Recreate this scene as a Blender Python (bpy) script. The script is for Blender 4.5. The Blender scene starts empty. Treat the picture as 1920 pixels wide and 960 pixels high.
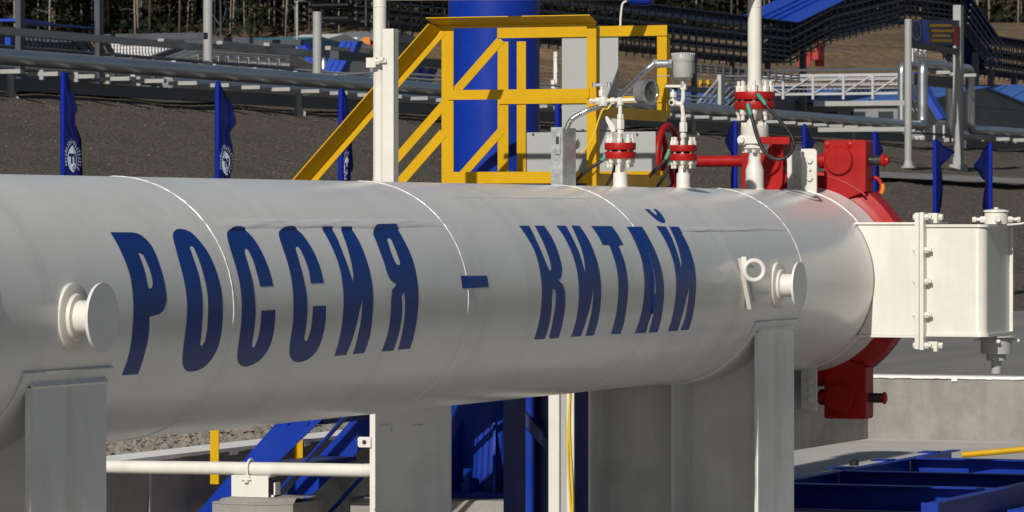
import bpy, bmesh, math, random
from mathutils import Vector, Matrix
from mathutils.geometry import tessellate_polygon

# ------------------------------------------------------------------ camera, sky, sun, exposure
# plant frame: X runs along the launcher barrel (away from the camera), Y behind it, Z up, metres
scene = bpy.context.scene
R = math.radians
HEAD = R(21.499)                      # camera heading, measured from +X towards +Y
CAM = Vector((-19.469, -7.669, 1.7466))
FPX = 8247.41 / 1920.0                # focal length in picture widths
HOR = 409.83                          # horizon row in a 1920x960 picture
cam = bpy.data.cameras.new('camera')
cam.sensor_width = 36.0
cam.lens = 36.0 * FPX
cam.shift_y = -(480.0 - HOR) / 1920.0
cam.clip_start = 0.5
cam.clip_end = 3000.0
cam.dof.use_dof = True
cam.dof.focus_distance = 21.0
cam.dof.aperture_fstop = 20.0
cam_ob = bpy.data.objects.new('camera', cam)
scene.collection.objects.link(cam_ob)
cam_ob.location = CAM
cam_ob.rotation_euler = (R(90), 0, HEAD - R(90))
scene.camera = cam_ob

SUN_EL, SUN_AZ = R(31.0), R(181.8)    # azimuth of the sun seen from the plant, from +X towards +Y
world = bpy.data.worlds.new('World')
scene.world = world
world.use_nodes = True
wn = world.node_tree
wn.nodes.clear()
sky = wn.nodes.new('ShaderNodeTexSky')
sky.sky_type = 'NISHITA'
sky.sun_disc = False
sky.sun_elevation = SUN_EL
sky.sun_rotation = R(90) - SUN_AZ
bg = wn.nodes.new('ShaderNodeBackground')
bg.inputs['Strength'].default_value = 0.05
wo = wn.nodes.new('ShaderNodeOutputWorld')
wn.links.new(sky.outputs[0], bg.inputs[0])
wn.links.new(bg.outputs[0], wo.inputs[0])
sun = bpy.data.lights.new('sun', 'SUN')
sun.energy = 5.0
sun.angle = R(0.53)
sun.color = (1.0, 0.955, 0.88)
sun_ob = bpy.data.objects.new('sun', sun)
scene.collection.objects.link(sun_ob)
sdir = Vector((math.cos(SUN_EL) * math.cos(SUN_AZ), math.cos(SUN_EL) * math.sin(SUN_AZ), math.sin(SUN_EL)))
sun_ob.rotation_euler = sdir.to_track_quat('Z', 'Y').to_euler()
sun_ob.location = sdir * 60
scene.view_settings.view_transform = 'Standard'
scene.view_settings.look = 'None'
scene.view_settings.exposure = -0.35
scene.view_settings.gamma = 1.0

# ------------------------------------------------------------------ helpers
FW = Vector((math.cos(HEAD), math.sin(HEAD), 0))
RT = Vector((math.sin(HEAD), -math.cos(HEAD), 0))
def at(px, py, axis, val):
    """survey helper: the point of the plane axis=val that the photograph shows at (px, py)"""
    d = FW + RT * ((px - 960) / 8247.41) + Vector((0, 0, (HOR - py) / 8247.41))
    k = (val - CAM[axis]) / d[axis]
    return CAM + d * k
def X_at(px, Y): return at(px, HOR, 1, Y).x
def Y_at(px, X): return at(px, HOR, 0, X).y
def Z_at(px, py, axis, val): return at(px, py, axis, val).z

rnd = random.Random(7)
COL = scene.collection
ROOT = {}
def origin_of(o):
    while o.parent: o = o.parent
    return Vector(ROOT.get(o.name, (0, 0, 0)))
def tag(o, label=None, cat=None, group=None, kind=None):
    if label: o['label'] = label
    if cat: o['category'] = cat
    if group: o['group'] = group
    if kind: o['kind'] = kind
    return o
def thing(name, loc, label, cat, group=None):
    o = bpy.data.objects.new(name, None)
    o.empty_display_size = 0.1
    COL.objects.link(o)
    o.location = loc
    ROOT[o.name] = tuple(loc)
    return tag(o, label, cat, group)
def copy_tree(o, parent=None, loc=None):
    c = o.copy()
    COL.objects.link(c)
    c.parent = parent
    if loc is not None: c.location = loc
    if parent is None: ROOT[c.name] = tuple(c.location)
    for ch in list(o.children): copy_tree(ch, c)
    return c

class MB:
    """collects shapes; build() links them as one mesh object"""
    def __init__(s): s.v = []; s.f = []
    def add(s, vs, fs):
        n = len(s.v)
        s.v += [tuple(p) for p in vs]
        s.f += [tuple(i + n for i in f) for f in fs]
        return s
    def box(s, x0, x1, y0, y1, z0, z1):
        v = [(x, y, z) for x in (x0, x1) for y in (y0, y1) for z in (z0, z1)]
        return s.add(v, [(0, 1, 3, 2), (4, 6, 7, 5), (0, 4, 5, 1), (2, 3, 7, 6), (0, 2, 6, 4), (1, 5, 7, 3)])
    def cbox(s, c, sx, sy, sz):
        return s.box(c[0]-sx/2, c[0]+sx/2, c[1]-sy/2, c[1]+sy/2, c[2]-sz/2, c[2]+sz/2)
    def bar(s, p, q, w, h, up=(0, 0, 1)):
        p = Vector(p); q = Vector(q); d = (q - p).normalized()
        u = Vector(up)
        if abs(d.dot(u)) > 0.99: u = Vector((1, 0, 0))
        a = d.cross(u).normalized(); b = a.cross(d).normalized()
        vs = [e + a * (i * w / 2) + b * (j * h / 2) for e in (p, q) for i, j in ((-1, -1), (1, -1), (1, 1), (-1, 1))]
        return s.add(vs, [(0, 1, 2, 3), (7, 6, 5, 4), (0, 4, 5, 1), (1, 5, 6, 2), (2, 6, 7, 3), (3, 7, 4, 0)])
    def lathe(s, o, d, prof, n=24, caps=True, ph=0.0):
        o = Vector(o); d = Vector(d).normalized()
        u = Vector((0, 0, 1)) if abs(d.z) < 0.9 else Vector((1, 0, 0))
        a = d.cross(u).normalized(); b = d.cross(a).normalized()
        vs = []
        for t, r in prof:
            for k in range(n):
                an = ph + 2 * math.pi * k / n
                vs.append(o + d * t + (a * math.cos(an) + b * math.sin(an)) * max(r, 1e-5))
        fs = []
        m = len(prof)
        for i in range(m - 1):
            for k in range(n):
                k2 = (k + 1) % n
                fs.append((i*n+k, i*n+k2, (i+1)*n+k2, (i+1)*n+k))
        if caps:
            fs.append(tuple(reversed(range(n)))); fs.append(tuple(range((m-1)*n, m*n)))
        return s.add(vs, fs)
    def cyl(s, p, q, r, r2=None, n=20):
        p = Vector(p); q = Vector(q)
        return s.lathe(p, q - p, [(0, r), ((q - p).length, r if r2 is None else r2)], n)
    def hexa(s, p, d, r, h): return s.lathe(p, d, [(0, r), (h*0.85, r), (h, r*0.88)], 6)
    def tube(s, pts, r, n=12, closed=False):
        pts = [Vector(p) for p in pts]
        m = len(pts); vs = []; a = None
        for i, p in enumerate(pts):
            if closed: t = pts[(i+1) % m] - pts[i-1]
            else: t = pts[min(i+1, m-1)] - pts[max(i-1, 0)]
            t.normalize()
            if a is None:
                u = Vector((0, 0, 1)) if abs(t.z) < 0.9 else Vector((1, 0, 0))
                a = t.cross(u).normalized()
            a = (a - t * a.dot(t)).normalized(); b = t.cross(a)
            rr = r(i / max(m-1, 1)) if callable(r) else r
            vs += [p + (a * math.cos(2*math.pi*k/n) + b * math.sin(2*math.pi*k/n)) * rr for k in range(n)]
        fs = []
        for i in range(m if closed else m - 1):
            j = (i + 1) % m
            for k in range(n):
                k2 = (k + 1) % n
                fs.append((i*n+k, i*n+k2, j*n+k2, j*n+k))
        if not closed:
            fs.append(tuple(reversed(range(n)))); fs.append(tuple(range((m-1)*n, m*n)))
        return s.add(vs, fs)
    def ring(s, c, nrm, RR, r, n=40, m=10):
        c = Vector(c); d = Vector(nrm).normalized()
        u = Vector((0, 0, 1)) if abs(d.z) < 0.9 else Vector((1, 0, 0))
        a = d.cross(u).normalized(); b = d.cross(a)
        return s.tube([c + (a*math.cos(2*math.pi*k/n) + b*math.sin(2*math.pi*k/n))*RR for k in range(n)], r, m, True)
    def prism(s, poly, axis, t0, t1):
        """poly in the two remaining axes (in x,y,z order), extruded along axis"""
        def P(u, w, t): return (t, u, w) if axis == 0 else (u, t, w) if axis == 1 else (u, w, t)
        n = len(poly)
        vs = [P(u, w, t0) for u, w in poly] + [P(u, w, t1) for u, w in poly]
        tris = tessellate_polygon([[Vector((u, w, 0)) for u, w in poly]])
        fs = [tuple(t) for t in tris] + [tuple(i + n for i in reversed(t)) for t in tris]
        fs += [(i, (i+1) % n, (i+1) % n + n, i + n) for i in range(n)]
        return s.add(vs, fs)
    def build(s, name, mat, parent=None, bevel=0, smooth=38, kind=None, label=None):
        off = origin_of(parent) if parent else Vector((0, 0, 0))
        me = bpy.data.meshes.new(name)
        me.from_pydata([tuple(Vector(p) - off) for p in s.v], [], s.f)
        bm = bmesh.new(); bm.from_mesh(me)
        bmesh.ops.recalc_face_normals(bm, faces=bm.faces)
        bm.to_mesh(me); bm.free()
        me.materials.append(mat)
        if smooth:
            me.polygons.foreach_set('use_smooth', [True] * len(me.polygons))
            me.set_sharp_from_angle(angle=R(smooth))
        o = bpy.data.objects.new(name, me)
        COL.objects.link(o)
        if parent: o.parent = parent
        if bevel:
            b = o.modifiers.new('bevel', 'BEVEL')
            b.width = bevel; b.segments = 2; b.limit_method = 'ANGLE'; b.angle_limit = R(50)
        if kind: o['kind'] = kind
        if label: o['label'] = label
        return o

def arc_pts(pts, rad, n=6):
    """round the corners of a polyline"""
    pts = [Vector(p) for p in pts]; out = [pts[0]]
    for i in range(1, len(pts) - 1):
        a = (pts[i-1] - pts[i]); b = (pts[i+1] - pts[i])
        r = min(rad, a.length * 0.49, b.length * 0.49)
        p0 = pts[i] + a.normalized() * r; p1 = pts[i] + b.normalized() * r
        for k in range(n + 1):
            t = k / n
            out.append(p0.lerp(pts[i], t).lerp(pts[i].lerp(p1, t), t))
    return out + [pts[-1]]
def spline(pts, n=8):
    P = [Vector(p) for p in pts]; P = [2*P[0]-P[1]] + P + [2*P[-1]-P[-2]]; out = []
    for i in range(1, len(P) - 2):
        for k in range(n):
            t = k / n
            out.append(0.5*((2*P[i]) + (P[i+1]-P[i-1])*t + (2*P[i-1]-5*P[i]+4*P[i+1]-P[i+2])*t*t + (3*P[i]-P[i-1]-3*P[i+1]+P[i+2])*t**3))
    return out + [P[-2]]

# ------------------------------------------------------------------ materials
def mat(name, col, rough=0.45, metal=0.0, var=0.10, vs=2.5, dirt=None, da=0.0, ds=6.0, bump=0.0, bs=60.0, bd=0.002, coat=0.0, rv=0.12, stretch=(1, 1, 1), spec=0.5):
    m = bpy.data.materials.new(name); m.use_nodes = True
    nt = m.node_tree; N = nt.nodes; Lk = nt.links
    p = N['Principled BSDF']
    tc = N.new('ShaderNodeTexCoord')
    mp = N.new('ShaderNodeMapping'); mp.inputs['Scale'].default_value = stretch
    Lk.new(tc.outputs['Object'], mp.inputs[0])
    n1 = N.new('ShaderNodeTexNoise'); n1.inputs['Scale'].default_value = vs; n1.inputs['Detail'].default_value = 6
    n1.inputs['Roughness'].default_value = 0.62
    Lk.new(mp.outputs[0], n1.inputs['Vector'])
    cr = N.new('ShaderNodeValToRGB')
    cr.color_ramp.elements[0].position = 0.32; cr.color_ramp.elements[1].position = 0.68
    cr.color_ramp.elements[0].color = tuple(c * (1 - var) for c in col) + (1,)
    cr.color_ramp.elements[1].color = tuple(min(1, c * (1 + var)) for c in col) + (1,)
    Lk.new(n1.outputs['Fac'], cr.inputs[0])
    out = cr.outputs[0]
    if dirt:
        n2 = N.new('ShaderNodeTexNoise'); n2.inputs['Scale'].default_value = ds; n2.inputs['Detail'].default_value = 8
        n2.inputs['Roughness'].default_value = 0.7
        Lk.new(mp.outputs[0], n2.inputs['Vector'])
        r2 = N.new('ShaderNodeMapRange'); r2.inputs[1].default_value = 0.5; r2.inputs[2].default_value = 0.78
        r2.inputs[3].default_value = 0; r2.inputs[4].default_value = da
        Lk.new(n2.outputs['Fac'], r2.inputs[0])
        mx = N.new('ShaderNodeMix'); mx.data_type = 'RGBA'
        Lk.new(r2.outputs[0], mx.inputs[0]); Lk.new(out, mx.inputs[6]); mx.inputs[7].default_value = tuple(dirt) + (1,)
        out = mx.outputs[2]
    Lk.new(out, p.inputs['Base Color'])
    mr = N.new('ShaderNodeMapRange'); mr.inputs[3].default_value = max(0.03, rough - rv); mr.inputs[4].default_value = min(1, rough + rv)
    Lk.new(n1.outputs['Fac'], mr.inputs[0]); Lk.new(mr.outputs[0], p.inputs['Roughness'])
    p.inputs['Metallic'].default_value = metal
    p.inputs['Coat Weight'].default_value = coat
    p.inputs['Specular IOR Level'].default_value = spec
    if bump:
        n3 = N.new('ShaderNodeTexNoise'); n3.inputs['Scale'].default_value = bs; n3.inputs['Detail'].default_value = 4
        Lk.new(mp.outputs[0], n3.inputs['Vector'])
        b = N.new('ShaderNodeBump'); b.inputs['Strength'].default_value = bump; b.inputs['Distance'].default_value = bd
        Lk.new(n3.outputs['Fac'], b.inputs['Height']); Lk.new(b.outputs[0], p.inputs['Normal'])
    return m

M = {}
M['shell'] = mat('shell_paint', (0.745, 0.735, 0.70), 0.24, var=0.045, vs=1.6, dirt=(0.56, 0.53, 0.47), da=0.28, ds=2.2, bump=0.25, bs=90, bd=0.0012, rv=0.08)
M['white'] = mat('white_enamel', (0.70, 0.675, 0.615), 0.35, var=0.05, vs=4, dirt=(0.55, 0.50, 0.42), da=0.25, ds=9, bump=0.15, bs=120, bd=0.001)
M['leg'] = mat('support_enamel', (0.72, 0.715, 0.69), 0.42, var=0.06, vs=2, dirt=(0.42, 0.40, 0.37), da=0.3, ds=3, bump=0.15, bs=70, bd=0.001, stretch=(1, 1, 0.4))
M['weld'] = mat('weld_paint', (0.73, 0.715, 0.67), 0.35, var=0.08, vs=30, bump=0.6, bs=60, bd=0.004)
M['letter'] = mat('letter_blue', (0.005, 0.040, 0.23), 0.38, var=0.16, vs=3, bump=0.25, bs=90, bd=0.0012, spec=0.2)
M['red'] = mat('red_enamel', (0.36, 0.011, 0.010), 0.42, var=0.12, vs=6, dirt=(0.25, 0.02, 0.02), da=0.5, ds=14, bump=0.25, bs=90, bd=0.001, spec=0.22)
M['yellow'] = mat('yellow_enamel', (0.575, 0.33, 0.003), 0.42, var=0.06, vs=4, dirt=(0.45, 0.25, 0.02), da=0.45, ds=12, bump=0.2, bs=80, bd=0.001, spec=0.22)
M['blue'] = mat('blue_enamel', (0.003, 0.030, 0.30), 0.42, var=0.10, vs=3, dirt=(0.02, 0.04, 0.22), da=0.5, ds=8, bump=0.2, bs=80, bd=0.001, spec=0.22)
M['navy'] = mat('navy_and_shaded_blue', (0.012, 0.022, 0.12), 0.45, var=0.15, vs=4)  # also stands for blue paint where it lies in shade
M['galv'] = mat('galvanised_steel', (0.48, 0.50, 0.52), 0.40, 0.75, var=0.22, vs=22, dirt=(0.35, 0.36, 0.38), da=0.6, ds=30)
M['clad'] = mat('silver_cladding', (0.42, 0.44, 0.47), 0.36, 0.85, var=0.12, vs=2, stretch=(0.3, 1, 1))
M['chrome'] = mat('flexible_conduit_metal', (0.62, 0.61, 0.58), 0.28, 0.9, var=0.1, vs=20)
M['cabinet'] = mat('grey_cabinet_paint', (0.36, 0.37, 0.36), 0.5, var=0.04, vs=2, dirt=(0.3, 0.3, 0.32), da=0.3, ds=5)
M['instr'] = mat('instrument_and_shade_grey', (0.36, 0.365, 0.345), 0.42, var=0.05, vs=8)
M['gaugecase'] = mat('gauge_case', (0.20, 0.20, 0.20), 0.42, 0.2, var=0.1, vs=10)
M['dial'] = mat('gauge_dial', (0.11, 0.115, 0.11), 0.2, var=0.1, vs=14)
M['black'] = mat('black_rubber', (0.014, 0.014, 0.015), 0.5, var=0.2, vs=20)
M['green'] = mat('green_sleeve', (0.05, 0.24, 0.17), 0.5, var=0.1, vs=20)
M['wire'] = mat('yellow_wire', (0.70, 0.50, 0.02), 0.4, var=0.05)
M['darksteel'] = mat('dark_threaded_steel', (0.05, 0.048, 0.045), 0.4, 0.5, var=0.3, vs=40, bump=0.5, bs=200, bd=0.001)
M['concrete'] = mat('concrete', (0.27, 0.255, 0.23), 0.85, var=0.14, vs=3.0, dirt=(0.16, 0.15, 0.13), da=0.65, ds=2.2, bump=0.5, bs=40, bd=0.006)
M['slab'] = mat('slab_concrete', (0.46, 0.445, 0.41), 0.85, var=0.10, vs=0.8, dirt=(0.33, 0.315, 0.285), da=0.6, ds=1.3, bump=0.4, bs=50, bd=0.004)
M['asphalt'] = mat('yard_asphalt', (0.185, 0.180, 0.172), 0.85, var=0.16, vs=1.2, dirt=(0.12, 0.115, 0.11), da=0.6, ds=0.7, bump=0.5, bs=60, bd=0.006, stretch=(0.12, 1.0, 1))
M['whitewash'] = mat('whitewash', (0.80, 0.79, 0.76), 0.7, var=0.05, vs=5, dirt=(0.5, 0.48, 0.45), da=0.7, ds=14)
M['gravel'] = mat('gravel_ground', (0.150, 0.135, 0.115), 0.95, var=0.45, vs=22, dirt=(0.26, 0.22, 0.17), da=0.5, ds=1.6, bump=1.0, bs=26, bd=0.05)
M['stone'] = mat('gravel_stones', (0.20, 0.18, 0.155), 0.9, var=0.4, vs=9, dirt=(0.34, 0.26, 0.17), da=0.7, ds=6, bump=0.5, bs=80, bd=0.004)
M['embank'] = mat('embankment_gravel', (0.102, 0.089, 0.072), 0.95, var=0.75, vs=20, dirt=(0.20, 0.165, 0.125), da=0.8, ds=26, bump=0.9, bs=24, bd=0.05, spec=0.2)
M['flag'] = mat('flag_cloth', (0.0025, 0.006, 0.060), 0.8, var=0.12, vs=6, bump=0.3, bs=200, bd=0.001, spec=0.12)
M['flagpole'] = mat('flag_sleeve', (0.003, 0.014, 0.24), 0.7, var=0.08, vs=6, spec=0.15)
M['emblem'] = mat('flag_emblem', (0.30, 0.34, 0.43), 0.8, var=0.06, vs=30)
M['rackgrey'] = mat('rack_grey_paint', (0.33, 0.33, 0.32), 0.55, var=0.08, vs=2)
M['rackdark'] = mat('rack_dark_and_shade', (0.055, 0.062, 0.078), 0.5, var=0.2, vs=2)  # also darkens members that stand in shade
M['trusspaint'] = mat('truss_paint', (0.42, 0.43, 0.44), 0.5, var=0.08, vs=2)
M['bluesheet'] = mat('blue_roof_sheet', (0.010, 0.055, 0.42), 0.42, var=0.08, vs=0.8)
M['palesheet'] = mat('pale_blue_roof', (0.055, 0.14, 0.42), 0.5, var=0.12, vs=0.3)
M['teal'] = mat('teal_sheet', (0.03, 0.17, 0.24), 0.5, var=0.1, vs=1)
M['bwhite'] = mat('site_white', (0.66, 0.66, 0.65), 0.6, var=0.08, vs=1)
M['bgrey'] = mat('site_grey', (0.20, 0.205, 0.215), 0.7, var=0.15, vs=1)
M['orange'] = mat('site_orange', (0.62, 0.19, 0.015), 0.55, var=0.1, vs=2)
M['redsteel'] = mat('red_lattice', (0.34, 0.02, 0.018), 0.5, var=0.1, vs=2)
M['glass'] = mat('window_glass', (0.03, 0.04, 0.05), 0.08, var=0.1, vs=1)
M['hill'] = mat('earth_hillside', (0.19, 0.122, 0.060), 0.95, var=0.5, vs=0.12, dirt=(0.075, 0.075, 0.055), da=0.95, ds=0.35, bump=1.0, bs=1.6, bd=0.7)
M['barkpale'] = mat('pale_bark', (0.26, 0.24, 0.205), 0.9, var=0.35, vs=6)
M['barkdark'] = mat('dark_bark', (0.085, 0.065, 0.048), 0.9, var=0.35, vs=5)
M['needle'] = mat('needle_foliage', (0.014, 0.019, 0.009), 0.85, var=0.45, vs=0.7, spec=0.2)
M['ground2'] = mat('unseen_dark_ground', (0.10, 0.095, 0.088), 0.95, var=0.3, vs=3, bump=0.5, bs=20, bd=0.02)
M['needle2'] = mat('olive_foliage', (0.026, 0.029, 0.013), 0.85, var=0.4, vs=0.7, spec=0.2)

M['palepipe'] = mat('pale_steel_pipe', (0.50, 0.51, 0.52), 0.4, 0.35, var=0.12, vs=3)
M['bankstone'] = mat('bank_stones', (0.17, 0.15, 0.12), 0.95, var=0.5, vs=1.5, spec=0.2)
def streaks(m, scale, amount, dark):
    # run-off streaks and patchy touch-up on painted steel: stained colour, a little rougher
    nt = m.node_tree; N = nt.nodes; Lk = nt.links; p = N['Principled BSDF']
    src = p.inputs['Base Color'].links[0].from_socket
    tc = N.new('ShaderNodeTexCoord'); out = src
    for k, (sc, lo, hi, am) in enumerate(((scale, 0.52, 0.80, amount), ((1.3, 2.2, 2.2), 0.55, 0.62, amount*0.45), ((55, 55, 55), 0.70, 0.78, amount*1.2))):
        mp = N.new('ShaderNodeMapping'); mp.inputs['Scale'].default_value = sc; mp.inputs['Location'].default_value = (k*3.7, k*1.3, 0)
        Lk.new(tc.outputs['Object'], mp.inputs[0])
        n = N.new('ShaderNodeTexNoise'); n.inputs['Scale'].default_value = 1.0; n.inputs['Detail'].default_value = 5
        Lk.new(mp.outputs[0], n.inputs['Vector'])
        r = N.new('ShaderNodeMapRange'); r.inputs[1].default_value = lo; r.inputs[2].default_value = hi; r.inputs[3].default_value = 0; r.inputs[4].default_value = am
        Lk.new(n.outputs['Fac'], r.inputs[0])
        mx = N.new('ShaderNodeMix'); mx.data_type = 'RGBA'
        Lk.new(r.outputs[0], mx.inputs[0]); Lk.new(out, mx.inputs[6]); mx.inputs[7].default_value = dark + (1,)
        out = mx.outputs[2]
    Lk.new(out, p.inputs['Base Color'])
streaks(M['shell'], (11, 0.9, 0.9), 0.20, (0.44, 0.42, 0.38))
streaks(M['leg'], (7, 7, 0.7), 0.40, (0.36, 0.33, 0.29))
streaks(M['white'], (9, 9, 1.2), 0.22, (0.42, 0.36, 0.28))
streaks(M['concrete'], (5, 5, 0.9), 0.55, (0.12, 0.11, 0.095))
streaks(M['red'], (14, 14, 3), 0.35, (0.16, 0.012, 0.012))
streaks(M['blue'], (8, 8, 0.8), 0.30, (0.02, 0.035, 0.17))
streaks(M['embank'], (0.30, 0.55, 0.55), 0.55, (0.050, 0.043, 0.034))
streaks(M['hill'], (0.06, 0.06, 0.10), 0.75, (0.055, 0.052, 0.038))
streaks(M['slab'], (0.8, 1.6, 1), 0.4, (0.34, 0.32, 0.29))
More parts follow.
